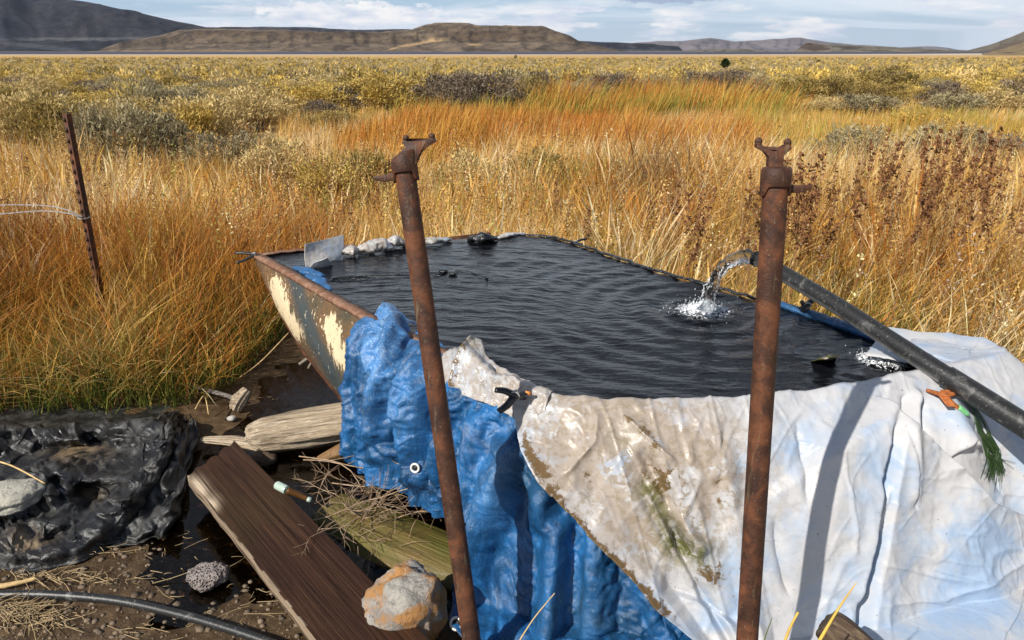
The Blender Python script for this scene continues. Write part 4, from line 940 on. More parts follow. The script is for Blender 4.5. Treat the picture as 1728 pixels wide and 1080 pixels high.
# ---- blue tarpaulin
def uleft_(v): return np.interp(v, [600, 640, 690, 705, 750, 800, 850, 905, 960, 1000, 1050, 1090, 1200], [900, 900, 900, 880, 900, 926, 962, 1012, 1062, 1092, 1150, 1210, 1400])
nu, nw = 420, 230
s_w_r = s_at(SEAS[5]) + .55
sB = np.linspace(S0 - .015, s_w_r, nu)
def vbot(u): return np.interp(u, [600, 608, 640, 675, 700, 715, 745, 770, 786], [760, 776, 800, 812, 826, 842, 858, 868, 880])
w_hi = crossing(lambda T: (lambda uv: np.where(uv[0] < 786, uv[1] - vbot(uv[0]), uv[1] - 1180))(proj(drape(sB[:, None], T)[0])), np.full(nu, .02), np.full(nu, 1.3))
for _ in range(2): w_hi[1:-1] = (w_hi[:-2] + 2 * w_hi[1:-1] + w_hi[2:]) / 4
ww = np.linspace(0, 1, nw); wst = -.13 + .10 * sst(sB, s_at(SEAS[1]) + .12, s_at(SEAS[2]) + .05)[:, None]; Wg = wst + (w_hi[:, None] - wst) * ww[None, :]; Sg = np.repeat(sB[:, None], nw, 1)
P0, N0 = drape(Sg, Wg, (.010 + .034 * sst(Wg, 0, .12) * (1 - sst(Sg, s_at(SEAS[3]), s_at(SEAS[4]))))[..., None]); U, Vv = proj(P0)
lobe = np.exp(-((U - 650) / 30) ** 4) * .030 * sst(Vv, 500, 620) + .012 * np.exp(-((U - 640) / 42) ** 2) * (1 - sst(Vv, 560, 640))
D = lobe
D += ridge(U, Vv, [(652, 480), (655, 560), (645, 700), (650, 800)], 14, .02, .1)
D += ridge(U, Vv, [(690, 530), (692, 600), (672, 700), (676, 760)], 9, -.055, .1)
D += ridge(U, Vv, [(720, 570), (715, 650), (712, 740), (700, 830)], 20, .05, .12)
D += sharp(U, Vv, [(706, 590), (690, 640), (680, 740)], 5, -.02) + sharp(U, Vv, [(740, 600), (735, 700), (720, 800)], 6, -.03)
D += ridge(U, Vv, [(752, 640), (748, 720), (742, 840)], 11, -.06, .1)
D += ridge(U, Vv, [(800, 690), (805, 760), (790, 870)], 16, .03, .15) + sharp(U, Vv, [(835, 700), (838, 760), (815, 860)], 7, -.022)
D += ridge(U, Vv, [(872, 720), (850, 800), (815, 900), (800, 1000), (800, 1100)], 36, .075, .08)
D += sharp(U, Vv, [(873, 715), (838, 790), (790, 890)], 8, -.03) + ridge(U, Vv, [(890, 800), (900, 900), (885, 1000), (870, 1100)], 14, -.05, .1)
D += ridge(U, Vv, [(905, 790), (930, 870), (935, 960), (925, 1090)], 19, .055, .1)
D += ridge(U, Vv, [(975, 870), (976, 940), (965, 1090)], 10, -.05, .12) + ridge(U, Vv, [(1005, 890), (1020, 980), (1040, 1090)], 16, .03, .12)
D += ridge(U, Vv, [(1060, 960), (1100, 1040), (1150, 1120)], 22, .025, .12)
amp = sst(Wg, .0, .12)
D += amp * (.030 * (fbm(U * .018, Vv * .006, 0, 3, 91) - .5) + .022 * (ridged(U * .03 + Vv * .004, Vv * .010, 0, 3, 92) - .5))
D += 0 * (.024 * (trin(U * .045 + .4 * np.sin(Vv * .02), Vv * .030, 501, 3) - .5))
D += (.0040 * (ridged(U * .09, Vv * .05, 0, 3, 93) - .5) + .004 * (fbm(U * .3, Vv * .3, 0, 3, 94) - .5)) * (.4 + .6 * amp)
D += ridge(U, Vv, [(610, 725), (640, 748), (675, 740)], 9, -.02) + sharp(U, Vv, [(612, 755), (650, 780), (690, 775)], 5, -.015)
D += amp * (.022 * (np.abs(trin(U * .022 + 3, Vv * .005, 540, 2) - .5) * 2 - .5) + .0)
D *= 1.35
fineB = (.4 + .6 * amp) * (.0085 * (trin(U * .085 + .02 * Vv, Vv * .055, 541, 2) - .5) + .0046 * (trin(U * .20, Vv * .15, 543, 2) - .5)) + .0065 * creaseline(U * .045, Vv * .03, 3) + .0035 * creaseline(U * .11, Vv * .08, 5)
D = np.where((U > uleft_(Vv) + 28) & (U < 1500), np.minimum(D, 0) * .3 - .012, D)
hem = ridge(U, Vv, [(786, 900), (765, 985), (752, 1020), (775, 1075)], 6, 0)
under = ((U > uleft_(Vv) + 28) & (U < 1500)).astype(float); G = sst(Wg, -.10, .06) * (1 - under)
PB = crumple(P0, N0, D, G, [(9, .085, .02, 130, .02), (5, .045, .03, 80, .008), (3, .025, .025, 50, .003)], lo=-.012, hi=.11, pull=.014, seed=3, bend=.2) + N0 * fineB[..., None]
PB[..., 2] = np.maximum(PB[..., 2], .004)
pu2, pv2 = proj(PB)
# trimmed lower-left edge of the front part
edge_u = np.interp(pv2, [860, 880, 930, 985, 1020, 1050, 1075, 1110, 1200], [786, 788, 778, 764, 751, 757, 776, 800, 860])
bad = (pu2 < edge_u) & (pv2 > 884)
fm = ~(bad[:-1, :-1] | bad[1:, :-1] | bad[1:, 1:] | bad[:-1, 1:]) 
worn = np.exp(-((U - 650) / 42) ** 2) * (1 - sst(Vv, 600, 760)) * 1.0 + .35 * np.exp(-((U - 720) / 30) ** 2) * (1 - sst(Vv, 640, 800)) + .35 * ridge(U, Vv, [(880, 720), (860, 800), (850, 900)], 40, 1)
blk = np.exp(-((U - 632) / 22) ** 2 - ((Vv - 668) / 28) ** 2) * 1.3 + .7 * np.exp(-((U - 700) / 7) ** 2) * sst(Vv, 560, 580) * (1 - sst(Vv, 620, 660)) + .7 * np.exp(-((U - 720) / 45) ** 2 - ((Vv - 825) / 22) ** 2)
grn = np.exp(-((U - 900) / 40) ** 2 - ((Vv - 790) / 50) ** 2) * .8 + .4 * np.exp(-((U - 1000) / 80) ** 2 - ((Vv - 1020) / 60) ** 2)
fq = grid_faces(nu, nw, fm); V = PB.reshape(-1, 3); used = np.unique(fq); mp = np.zeros(len(V), int); mp[used] = np.arange(len(used))
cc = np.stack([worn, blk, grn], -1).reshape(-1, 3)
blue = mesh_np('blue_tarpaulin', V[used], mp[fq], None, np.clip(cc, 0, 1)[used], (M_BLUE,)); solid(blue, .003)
tag(blue, 'crumpled wet blue tarpaulin hanging over the front rim of the trough', 'tarpaulin')
# grommets
M_ALU = m_plain('dull_aluminium', (.62, .60, .56), .35, .6, .1, 60); M_HOLE = m_plain('dark_hole', (.01, .01, .012))
def surf_near(PP, u, v):
    a, b_ = proj(PP); q = PP.reshape(-1, 3); d = np.hypot(a - u, b_ - v).ravel(); dep = q[:, 1] * cT + (CAM_H - q[:, 2]) * sT; i = np.argmin(np.where(d < max(4.0, d.min() + .5), dep, 99)); return q[i]
for (u, v, r) in ((702, 786, .014), (773, 1048, .017)):
    p = Vector(surf_near(PB, u, v)); nrm = (Vector((0, 0, CAM_H)) - p).normalized(); nrm = (nrm + Vector((-.35, 0, -.25))).normalized(); t1 = nrm.cross(Vector((0, 0, 1))).normalized(); t2 = nrm.cross(t1)
    p = p + nrm * .008; g = Geo(); ring = [p + (t1 * math.cos(a) + t2 * math.sin(a)) * r for a in np.linspace(0, 2 * math.pi, 25)]
    g.tube(ring, .0042, 7, False); gr = g.build('grommet', M_ALU, blue)
    g = Geo(); g.prism([p - nrm * .003 + (t1 * math.cos(a) + t2 * math.sin(a)) * r * .8 for a in np.linspace(0, 2 * math.pi, 16, endpoint=False)], nrm * .002); g.build('hole', M_HOLE, gr)

# ---- white plastic sheet, main fall
nw, nu = 300, 560
def uleft(v): return np.interp(v, [640, 690, 705, 750, 800, 850, 905, 960, 1000, 1050, 1090, 1200], [868, 872, 880, 900, 926, 962, 1012, 1062, 1092, 1150, 1210, 1400])
wW = np.linspace(-.030, .98, nw); sLo = np.full(nw, s_at(SEAS[2])); sHi = np.full(nw, S_R + .1)
sL = crossing(lambda T: (lambda uv: uv[0] - uleft(uv[1]))(proj(drape(T, wW[:, None], .02)[0])), sLo, sHi, 900)
for _ in range(3): sL[1:-1] = (sL[:-2] + 2 * sL[1:-1] + sL[2:]) / 4
sEnd = np.interp(wW, [-.03, 0, .3, 1], [S_R + .42, S_R + .42, S_R + .40, S_R + .3])
tt = np.linspace(0, 1, nu); Sg = sL[:, None] + (sEnd - sL)[:, None] * tt[None]; Wg = np.repeat(wW[:, None], nu, 1)
Wg = np.where(Wg < 0, Wg * (1 + 8 * sst(Sg, s_at(SEAS[8]) - .02, s_at(SEAS[9]))), Wg)
P0, N0 = drape(Sg, Wg, .022 + .022 * sst(Wg, .03, .15)[..., None]); U, Vv = proj(P0)
amp = sst(Wg, .0, .15)
D = np.zeros_like(U)
D += step(U, Vv, [(1468, 668), (1500, 708), (1539, 747), (1575, 787), (1610, 831), (1672, 858), (1740, 888)], 2.5, .075, 150, .06, -1)
D += step(U, Vv, [(1470, 800), (1458, 880), (1442, 950), (1418, 1015)], 3, .026, 60, .15, -1) * 1.0
D += ridge(U, Vv, [(1490, 690), (1495, 760), (1502, 850)], 9, .02, .2) + sharp(U, Vv, [(1482, 700), (1500, 790), (1506, 860)], 4, -.012)
D += ridge(U, Vv, [(1395, 690), (1385, 800), (1350, 960)], 30, .02, .2) + sharp(U, Vv, [(1292, 860), (1302, 930), (1325, 1010)], 6, -.02, .25)
D += sharp(U, Vv, [(1340, 700), (1344, 780), (1338, 850)], 6, -.016, .25) + sharp(U, Vv, [(1225, 700), (1212, 760), (1205, 830)], 6, -.012, .25)
D += sharp(U, Vv, [(1048, 700), (1085, 730), (1140, 780)], 6, .016, .2) + sharp(U, Vv, [(1010, 692), (1004, 740), (952, 800)], 7, .022, .2)
D += ridge(U, Vv, [(1070, 740), (1120, 830), (1140, 900), (1160, 960)], 11, -.035, .2) + ridge(U, Vv, [(1115, 840), (1150, 890), (1190, 930)], 11, .028, .2)
D += step(U, Vv, [(1075, 810), (1110, 880), (1150, 960), (1180, 1010)], 6, .026, 45, .2)
D += step(U, Vv, [(1100, 985), (1170, 1005), (1245, 1052)], 4, -.028, 40, .15)
D += ridge(U, Vv, [(1540, 655), (1530, 690), (1528, 740)], 8, .030, .2) + sharp(U, Vv, [(1518, 665), (1520, 720)], 4, -.022, .2) + sharp(U, Vv, [(1546, 670), (1548, 750)], 4, -.022, .2)
D += ridge(U, Vv, [(1570, 655), (1590, 700), (1605, 760)], 20, .034, .15) + step(U, Vv, [(1578, 785), (1570, 775), (1600, 740), (1626, 770)], 3, .02, 20, .2)
D += sharp(U, Vv, [(1640, 690), (1655, 760), (1668, 840)], 5, -.016, .2) + ridge(U, Vv, [(1690, 720), (1705, 800), (1715, 880)], 14, .02, .2)
D += ridge(U, Vv, [(1500, 880), (1600, 960), (1700, 1050)], 26, .018, .2) + sharp(U, Vv, [(1440, 1010), (1560, 1000), (1728, 900)], 9, .012, .2)
D += sharp(U, Vv, [(1712, 1000), (1722, 960), (1735, 900)], 6, -.02)
wx = U + 18 * fbm(U * .01, Vv * .01, 0, 2, 7); wy = Vv + 18 * fbm(U * .01, Vv * .01, 0, 2, 8)
D += amp * (.030 * (fbm(U * .006, Vv * .004, 0, 2, 191) - .5) + .008 * (trin(wx * .011 + wy * .002, wy * .004, 510, 2) - .5) + .006 * (trin(wx * .03 + wy * .01, wy * .022, 512, 2) - .5))
CR = [(840, 1130, 2.2), (875, 1180, 2.6), (930, 1195, 1.2), (985, 1212, 2.0), (1020, 1225, .3), (1068, 1238, 2.6), (1150, 1258, 1.2), (1195, 1275, 2.2), (1232, 1296, .5), (1300, 1326, .9), (1345, 1350, 1.1), (1392, 1374, 2.0), (1438, 1398, 2.7), (1470, 1410, 3.1), (1478, 1428, .2),
      (1490, 1446, 3.6), (1540, 1520, 2.4), (1585, 1610, 3.6), (1640, 1740, 2.0), (1690, 1820, 3.2), (1760, 1930, 1.0), (1900, 2100, 2.4), (2300, 2500, 1)]
tv = (Vv - 690) / 390; CX = [a + (b - a) * tv + 14 * (fbm(Vv * .009, 0 * Vv + i * 3.3, 0, 2, 601) - .5) for i, (a, b, h) in enumerate(CR)]
for i in range(len(CR) - 1):
    k = (U >= CX[i]) & (U < CX[i + 1]); t_ = np.clip((U - CX[i]) / np.maximum(CX[i + 1] - CX[i], 1), 0, 1); t_ = .8 * t_ + .2 * t_ * t_ * (3 - 2 * t_)
    D += np.where(k, (CR[i][2] + (CR[i + 1][2] - CR[i][2]) * t_) * .0165, 0) * (.10 + .90 * sst(Wg, 0, .26)) * (.75 + .5 * fbm(Vv * .008, U * .002, 0, 2, 602))
D += .003 * (ridged(U * .035, Vv * .028, 0, 3, 193) - .5) + .010 * (fbm(U * .03, Vv * .05, 0, 3, 194) - .5) * np.exp(-(Wg / .1) ** 2)
le = np.exp(-(tt[None] * (sEnd - sL)[:, None]) / .045) * sst(Wg, .05, .2)
D += le * .048 + .0045 * creaseline(U * .018, Vv * .012, 7, 9) + .0022 * creaseline(U * .05, Vv * .04, 8)
D += .010 * (trin((wx + wy * .35) * .020, (wy - wx * .25) * .010, 520, 1) - .5) + .006 * (trin((wx - wy * .4) * .04, (wy + wx * .3) * .024, 521, 2) - .5) + .0020 * (trin(wx * .12, wy * .09, 514, 2) - .5) + amp * .0 * (np.abs(trin(wx * .008 + wy * .003, wy * .004, 516, 2) - .5) * 2 - .4)
D = D + .012
D = np.where(D > 0, D, D * .25)
PW = P0 + N0 * D[..., None]
PW[..., 2] = np.maximum(PW[..., 2], .010 + .002 * np.sin(U * .1))
stn = np.exp(-((U - 1010) / 150) ** 2 - ((Vv - 740) / 130) ** 2) * 1.1 + .9 * np.exp(-((U - 1170) / 90) ** 2 - ((Vv - 800) / 90) ** 2) + .7 * np.exp(-((U - 1100) / 90) ** 2 - ((Vv - 900) / 60) ** 2) + .12
stn *= 1 - sst(U, 1290, 1420) * .95
brn = .8 * np.exp(-((U - 1110) / 40) ** 2 - ((Vv - 810) / 40) ** 2) + .8 * np.exp(-((U - 1195) / 40) ** 2 - ((Vv - 960) / 30) ** 2) + .7 * ridge(U, Vv, [(1040, 700), (1085, 725), (1110, 760)], 10, 1) + .5 * ridge(U, Vv, [(975, 790), (1010, 810), (1040, 825)], 9, 1) + .6 * ridge(U, Vv, [(880, 700), (905, 755), (960, 850), (1060, 960), (1150, 1050)], 12, 1.6) + .55 * ridge(U, Vv, [(1205, 800), (1215, 850)], 12, 1)
grn = 1.1 * np.exp(-((U - 1160) / 36) ** 2 - ((Vv - 925) / 24) ** 2) + .8 * ridge(U, Vv, [(1075, 800), (1110, 860), (1145, 930)], 20, 1) + .3 * np.exp(-((U - 1060) / 30) ** 2 - ((Vv - 740) / 30) ** 2)
white = mesh_np('white_plastic_sheet', PW.reshape(-1, 3), grid_faces(nw, nu), None, np.clip(np.stack([stn, brn, grn], -1), 0, 1).reshape(-1, 3), (M_WHITE,)); solid(white, .0025)
tag(white, 'large white plastic sheet with brown and green stains draped over the front of the trough', 'plastic sheet')
# ---- stained collar folded over the rim between the blue tarpaulin and the main sheet
sa, sb = s_at(pz(752, 612, .6)), s_at(pz(905, 676, .6))
nu, nw = 150, 90
sC = np.linspace(sa, sb + .05, nu)
def vcol(u): return np.interp(u, [748, 756, 790, 830, 870, 900, 960], [622, 660, 668, 682, 704, 712, 720])
whi = crossing(lambda T: (lambda uv: uv[1] - vcol(uv[0]))(proj(drape(sC[:, None], T, .03)[0])), np.full(nu, .01), np.full(nu, .6)); whi = np.maximum(whi, .03)
for _ in range(4): whi[1:-1] = (whi[:-2] + 2 * whi[1:-1] + whi[2:]) / 4
ww = np.linspace(0, 1, nw); wl = np.interp(sC, [sa, sa + .12, sb + .05], [-.12, -.05, -.03]); Wg = wl[:, None] + (whi - wl)[:, None] * ww[None]; Sg = np.repeat(sC[:, None], nw, 1)
P0, N0 = drape(Sg, Wg, .036); U, Vv = proj(P0)
D = .045 * np.exp(-((U - 800) / 26) ** 2 - ((Vv - 600) / 20) ** 2) + sharp(U, Vv, [(765, 660), (775, 620), (800, 590)], 5, .025) + ridge(U, Vv, [(812, 640), (822, 655), (830, 675)], 6, -.02)
D += step(U, Vv, [(815, 640), (830, 622), (880, 655), (930, 680)], 3, .016, 25, .1) + .014 * (ridged(U * .05, Vv * .05, 0, 3, 71) - .5) + .004 * (fbm(U * .2, Vv * .2, 0, 3, 72) - .5)
cc = np.stack([.7 + 0 * U, .7 * ridge(U, Vv, [(765, 660), (772, 625), (800, 592)], 9, 1) + .35 * np.exp(-((U - 830) / 20) ** 2 - ((Vv - 640) / 12) ** 2), .3 * np.exp(-((U - 800) / 22) ** 2 - ((Vv - 600) / 12) ** 2)], -1)
collar = mesh_np('stained_sheet', (P0 + N0 * np.maximum(D, -.02)[..., None]).reshape(-1, 3), grid_faces(nu, nw), None, np.clip(cc, 0, 1).reshape(-1, 3), (M_WHITE,)); solid(collar, .003)
tag(collar, 'brown stained strip of pale plastic folded over the rim, held by a black spring clamp', 'plastic sheet')
# ---- blue liner roll along the far right rim
P = lerp_pts([SEAS[13] + Vector((0, 0, .0)), SEAS[12], SEAS[11] + Vector((-.02, 0, 0))], 60); P[:, 2] = .600; g = Geo()
P[:, 2] += .008 * (fbm(np.arange(60) * .3, np.zeros(60), 0, 3, 3) - .5)
g.tube(P, [.018, .024, .03, .024], 14, True, jit=.35, squash=.7); V0 = np.concatenate(g.v)
g.c = [np.tile([.15, .35, .2], (len(V0), 1))]; o = g.build('blue_liner', M_BLUE); tag(o, 'wet dark blue rolled tarpaulin edge on the far right rim under the hose', 'tarpaulin')
# ================================================================ PIPE STANDS
def pole_pts(u1, v1, d1, u2, v2, d2): return pd(u1, v1, d1), pd(u2, v2, d2)
def pipe_stand(name, top, bot, r, side, yaw, label, tabside, ks=.8, kr=1.17, slant=0.0):
    ax = (top - bot).normalized(); low = bot + ax * (-(bot.z + .12) / ax.z) if bot.z > -.1 else bot
    root = empty(name, (low.x, low.y, 0)); tag(root, label, 'pipe stand', 'rusty pipe stands in front of the trough')
    g = Geo(); n = 90; pts = [low.lerp(top, i / n) for i in range(n + 1)]; g.tube(pts, r, 28, jit=.012); g.build('pole', M_RUST, root)
    sx = Vector((math.cos(yaw), math.sin(yaw), 0)); sx = (sx - ax * sx.dot(ax)).normalized(); sy = ax.cross(sx)
    # collar: a bevelled sleeve with an arched lower edge, closed on top
    g = Geo(); nn = 40; R = r * kr; V = []
    lv = [(-.030, R, 1), (-.028, R * 1.03, 1), (.020, R * 1.035, 0), (.040, R * 1.03, 0), (.047, R * .93, 0), (.050, R * .6, 0), (.050, 0.001, 0)]
    for (h, rr, k) in lv:
        for j in range(nn):
            a = 2 * math.pi * j / nn; d = sx * math.cos(a) + sy * math.sin(a)
            hh = h + (.026 * float(sst(abs(math.sin(a)), .35, .75)) if k else 0)
            V.append(top + ax * ((hh - .008) * ks + (slant * math.cos(a) * rr if h > .03 else 0)) + d * rr)
    for (h, rr) in ((-.026, r * 1.03), (-.028, R)):
        for j in range(nn):
            a = 2 * math.pi * j / nn; d = sx * math.cos(a) + sy * math.sin(a); hh = -.030 + .026 * float(sst(abs(math.sin(a)), .35, .75)); V.append(top + ax * (hh - .008) * ks + d * (rr if rr < R else R))
    q = [(i * nn + j, i * nn + (j + 1) % nn, (i + 1) * nn + (j + 1) % nn, (i + 1) * nn + j) for i in range(len(lv) - 1) for j in range(nn)]
    b0 = len(lv) * nn; q += [(b0 + j, b0 + (j + 1) % nn, (j + 1) % nn, j) for j in range(nn)]
    g.add([tuple(v) for v in V], q); col_ = g.build('collar', M_RUST, root)
    # pointed lever tab
    tdir = sx * tabside; g = Geo(); z0 = top - ax * .020 * ks; L = .060 * ks; w = .011 * ks
    poly = [z0 + tdir * R * .9 + ax * w, z0 + tdir * (R + L * .6) + ax * w * .85, z0 + tdir * (R + L) + ax * (.004 + .003), z0 + tdir * (R + L) + ax * (-.001), z0 + tdir * (R + L * .55) - ax * w * .9, z0 + tdir * R * .9 - ax * w]
    g.prism([p - sy * .005 for p in poly], sy * .010); g.build('lever', M_RUST, root, smooth=False, bevel=.002)
    return root, sx, sy, ax, R
def head(root, poly, dep, thick, knobs):
    """cast saddle: a flat forked plate of real thickness with a round knob on each horn"""
    c = sum((pd(u, v, dep) for u, v in poly), Vector()) / len(poly); back = Vector((0, 1, 0))
    g = Geo(); g.prism([pd(u, v, dep) - back * thick / 2 for u, v in poly], back * thick); br = g.build('saddle', M_RUST, root, smooth=False, bevel=.003)
    for (u, v, h) in knobs:
        p = pd(u, v, dep); g = Geo(); g.tube([p - Vector((0, 0, h)), p + Vector((0, 0, .002))], .0070, 14); g.ball(p + Vector((0, 0, .003)), .0078, 12, 8); g.build('knob', M_RUST, br)
# right stand
T, Bm = pole_pts(1309, 307, 1.39, 1262, 1060, 1.636)
r_, sx, sy, ax, R = pipe_stand('pipe_stand', T, Bm, .0242, 1, 0.0, 'rusty pipe stand in front of the hose, its forked saddle facing the viewer', 1, .72)
head(r_, [(1295, 282), (1295.5, 265), (1288, 256), (1275, 249), (1276, 243), (1283, 243), (1287, 248), (1320, 249), (1325, 244), (1332, 244), (1333, 250), (1320, 262), (1320, 282)], 1.385, .020, [(1279.5, 241, .006), (1328.5, 243, .006)])
# left stand
T, Bm = pole_pts(683, 284, 1.74, 793, 1060, 1.93)
r_, sx, sy, ax, R = pipe_stand('pipe_stand', T, Bm, .0255, -1, -.12, 'rusty pipe stand in front of the blue tarpaulin, its forked saddle twisted sideways', -1, .85, 1.22, .35)
head(r_, [(664, 268), (681, 251), (686, 247), (679, 240), (681, 234), (688, 237), (722, 235), (726, 231), (733, 233), (736, 239), (722, 247), (706, 264), (704, 276), (664, 276)], 1.735, .026, [(685, 235, .008), (729, 232, .008)])

# ---- steel fence post with studs
fp0, fp1 = pz(172, 560, .02), None
fp0 = py_(178, 560, 3.75); top = py_(109, 192, 3.68)
root = empty('fence_post', (fp0.x, fp0.y, 0)); tag(root, 'leaning rusty studded steel fence post in the grass on the left', 'fence post')
ax = (top - fp0).normalized(); fx = Vector((.86, -.5, 0)).normalized(); fy = ax.cross(fx).normalized(); fx = fy.cross(ax)
low = fp0 - ax * .25; g = Geo(); mid = (low + top) / 2; hl = (top - low).length / 2
g.box(mid, fx * .0190, fy * .0028, ax * hl); g.box(mid + fy * .0178, fx * .0026, fy * .015, ax * (hl - .001)); g.build('bar', M_RUST, root, smooth=False, bevel=.001)
n = 26
for i in range(n):
    c = top - ax * (.025 + i * .052)
    g = Geo(); g.prism([c - fy * .0028 - fx * .006 + ax * .006, c - fy * .0028 + fx * .006 + ax * .006, c - fy * .0028 + fx * .006 - ax * .010, c - fy * .0028 - fx * .006 - ax * .010], -fy * .008 - ax * .004)
    g.build('stud', M_RUSTD, root, smooth=False)
M_WIRE = m_plain('galvanised_wire', (.30, .29, .28), .45, .6, .3, 90)
def wire(pts, lab):
    P = smooth_line(pts, 160); g = Geo(); w = []; a = np.arange(160) * .55
    for ph in (0, math.pi):
        Q = P + .0024 * np.stack([0 * a, np.cos(a + ph), np.sin(a + ph)], 1); g.tube(Q, .0017, 5, False)
    o = g.build('fence_wire', M_WIRE); return tag(o, lab, 'wire')
wq = py_(139, 366, 3.70)
wire([py_(-420, 352, 4.3), py_(-120, 351, 4.0), py_(0, 346, 3.85), py_(75, 347, 3.78), py_(112, 354, 3.72), wq], 'upper twisted grey wire strand running left from the steel fence post')
wire([py_(-420, 380, 4.3), py_(-120, 368, 3.9), py_(0, 361, 3.78), py_(70, 356, 3.72), py_(115, 360, 3.68), py_(133, 366, 3.66)], 'lower twisted grey wire strand tied round the steel fence post')
g = Geo(); c = py_(141, 367, 3.70)
g.tube([c + (fx * math.cos(a) * .026 + fy * math.sin(a) * .028) + ax * (.004 * math.sin(a * .5)) for a in np.linspace(0, 4 * math.pi, 50)], .0019, 6); o = g.build('tie_wire', M_WIRE); tag(o, 'small loop of grey wire wrapped around the steel fence post', 'wire')

# ================================================================ HOSE AND WATER
m, nt, b = mat('black_poly_pipe', .42, .45); o_ = objc(nt); n1 = nt.noise(nt.mapping(o_, (14, 14, 14)), 1, 6, .65, .3); n2 = nt.noise(o_, 120, 4, .6)
c = nt.mix(nt.rng(n1, .58, .70, 0, .6), (.016, .016, .016), (.20, .19, .18)); c = nt.mix(nt.rng(n2, .62, .7, 0, .5), c, (.32, .31, .29)); c = nt.mix(nt.math('MULTIPLY', attr(nt), nt.rng(n1, .38, .5, .3, 1)), c, (.62, .62, .60))
setc(nt, b, c); bump(nt, b, n2, .35, .002); M_HOSE = m
e0 = pd(1277, 436, 2.86); e1 = pd(1735, 722, 2.04); e2 = pd(1880, 820, 1.86); mid1 = pd(1400, 508, 2.58); mid2 = pd(1560, 611, 2.28)
e3 = Vector((2.05, 1.05, .12)); e4 = Vector((2.6, .6, .035)); Pm = smooth_line([e0, mid1, mid2, e1, e2, e3, e4], 180)
hose = empty('hose', e1); tag(hose, 'thick black hose slanting over the right rim and pouring water into the trough', 'hose')
g = Geo(); g.tube(Pm[:70], .0300, 24, False); V = np.concatenate(g.v); uu, vv = proj(V); cen = np.repeat(Pm[:70], 24, 0); cu, cv = proj(cen)
# pale mineral crust along its lower side
under = np.clip(((cen[:, 2] - V[:, 2]) / .030), 0, 1) ** 2; g.c = [np.repeat((under * sst(np.repeat(np.linspace(0, 1, 70), 24), -.1, .02))[:, None], 3, 1)]
g.build('pipe', M_HOSE, hose)
g = Geo(); g.tube(Pm[66:], .0345, 24, False); V = np.concatenate(g.v); g.c = [np.zeros((len(V), 3))]; g.build('sleeve', M_HOSE, hose)
g = Geo(); T0 = Vector(Pm[0] - Pm[2]).normalized(); g.tube([Vector(Pm[0]) - T0 * .012, Vector(Pm[0]) + T0 * .004], .0325, 24, False); g.c = [np.zeros((len(np.concatenate(g.v)), 3))]; g.build('mouth_ring', M_BLACKPL, hose)
# jet of water
m, nt, b = mat('clear_water', .02, .5); b.inputs['Transmission Weight'].default_value = 1.0; b.inputs['IOR'].default_value = 1.33; b.inputs['Base Color'].default_value = (.97, .99, 1, 1)
bump(nt, b, nt.noise(nt.mapping(gpos(nt), (60, 60, 60)), 1, 3, .5, 1.5), .7, .01); M_CLEAR = m
m, nt, b = mat('white_water', .12, .6); b.inputs['Base Color'].default_value = (.85, .88, .92, 1); b.inputs['Transmission Weight'].default_value = .45; b.inputs['IOR'].default_value = 1.33; M_FOAM = m
jet_px = [(1277, 436, 2.86), (1255, 433, 2.855), (1232, 441, 2.85), (1214, 458, 2.845), (1203, 482, 2.84), (1196, 505, 2.83), (1190, 526, 2.83)]
J = smooth_line([pd(*q) for q in jet_px], 90)
stream = empty('water_jet', tuple(J[-1])); tag(stream, 'clear arc of spring water pouring out of the hose mouth into the trough', 'water jet')
g = Geo(); s = np.arange(90); g.tube(J, [.026, .025, .021, .019, .021, .026], 30); V = np.concatenate(g.v); nn = fbm(V[:, 0] * 40, V[:, 1] * 40, V[:, 2] * 22, 4, 7)[:, None] - .5
cen = np.repeat(J, 30, 0); cen = np.concatenate([cen, J[:1], J[-1:]]); V = cen + (V - cen) * (1 + 1.5 * nn); g.v = [V]; g.build('water_core', M_CLEAR, stream)
for k in range(16):
    r0 = np.random.default_rng(k); a = int(r0.integers(0, 60)); b_ = min(89, a + int(r0.integers(10, 34))); off = r0.normal(0, .009, 3); g = Geo() if k == 0 else g
    Q = J[a:b_] + off + .004 * r0.normal(0, 1, (b_ - a, 3)); g.tube(Q, [.0006, .0024 + .0022 * r0.random(), .0006], 6)
g.build('white_strands', M_FOAM, stream)
m, nt, b = mat('froth', .15, .6); g_ = gpos(nt); fn = nt.noise(nt.mapping(g_, (1, 1, .6)), 90, 5, .7, 1.2); b.inputs['Base Color'].default_value = (.85, .88, .92, 1)
glw = nt.add('ShaderNodeBsdfGlass'); glw.inputs['IOR'].default_value = 1.33; glw.inputs['Roughness'].default_value = .02
mx = nt.add('ShaderNodeMixShader'); sp = nt.add('ShaderNodeSeparateColor'); nt.link(attr(nt), sp.inputs[0]); nt.link(nt.rng(nt.math('ADD', fn, nt.math('MULTIPLY', sp.outputs[0], .22)), .56, .64), mx.inputs[0])
nt.link(glw.outputs[0], mx.inputs[1]); nt.link(b.outputs[0], mx.inputs[2]); nt.link(mx.outputs[0], m.node_tree.nodes['Material Output'].inputs[0]); M_FROTH = m
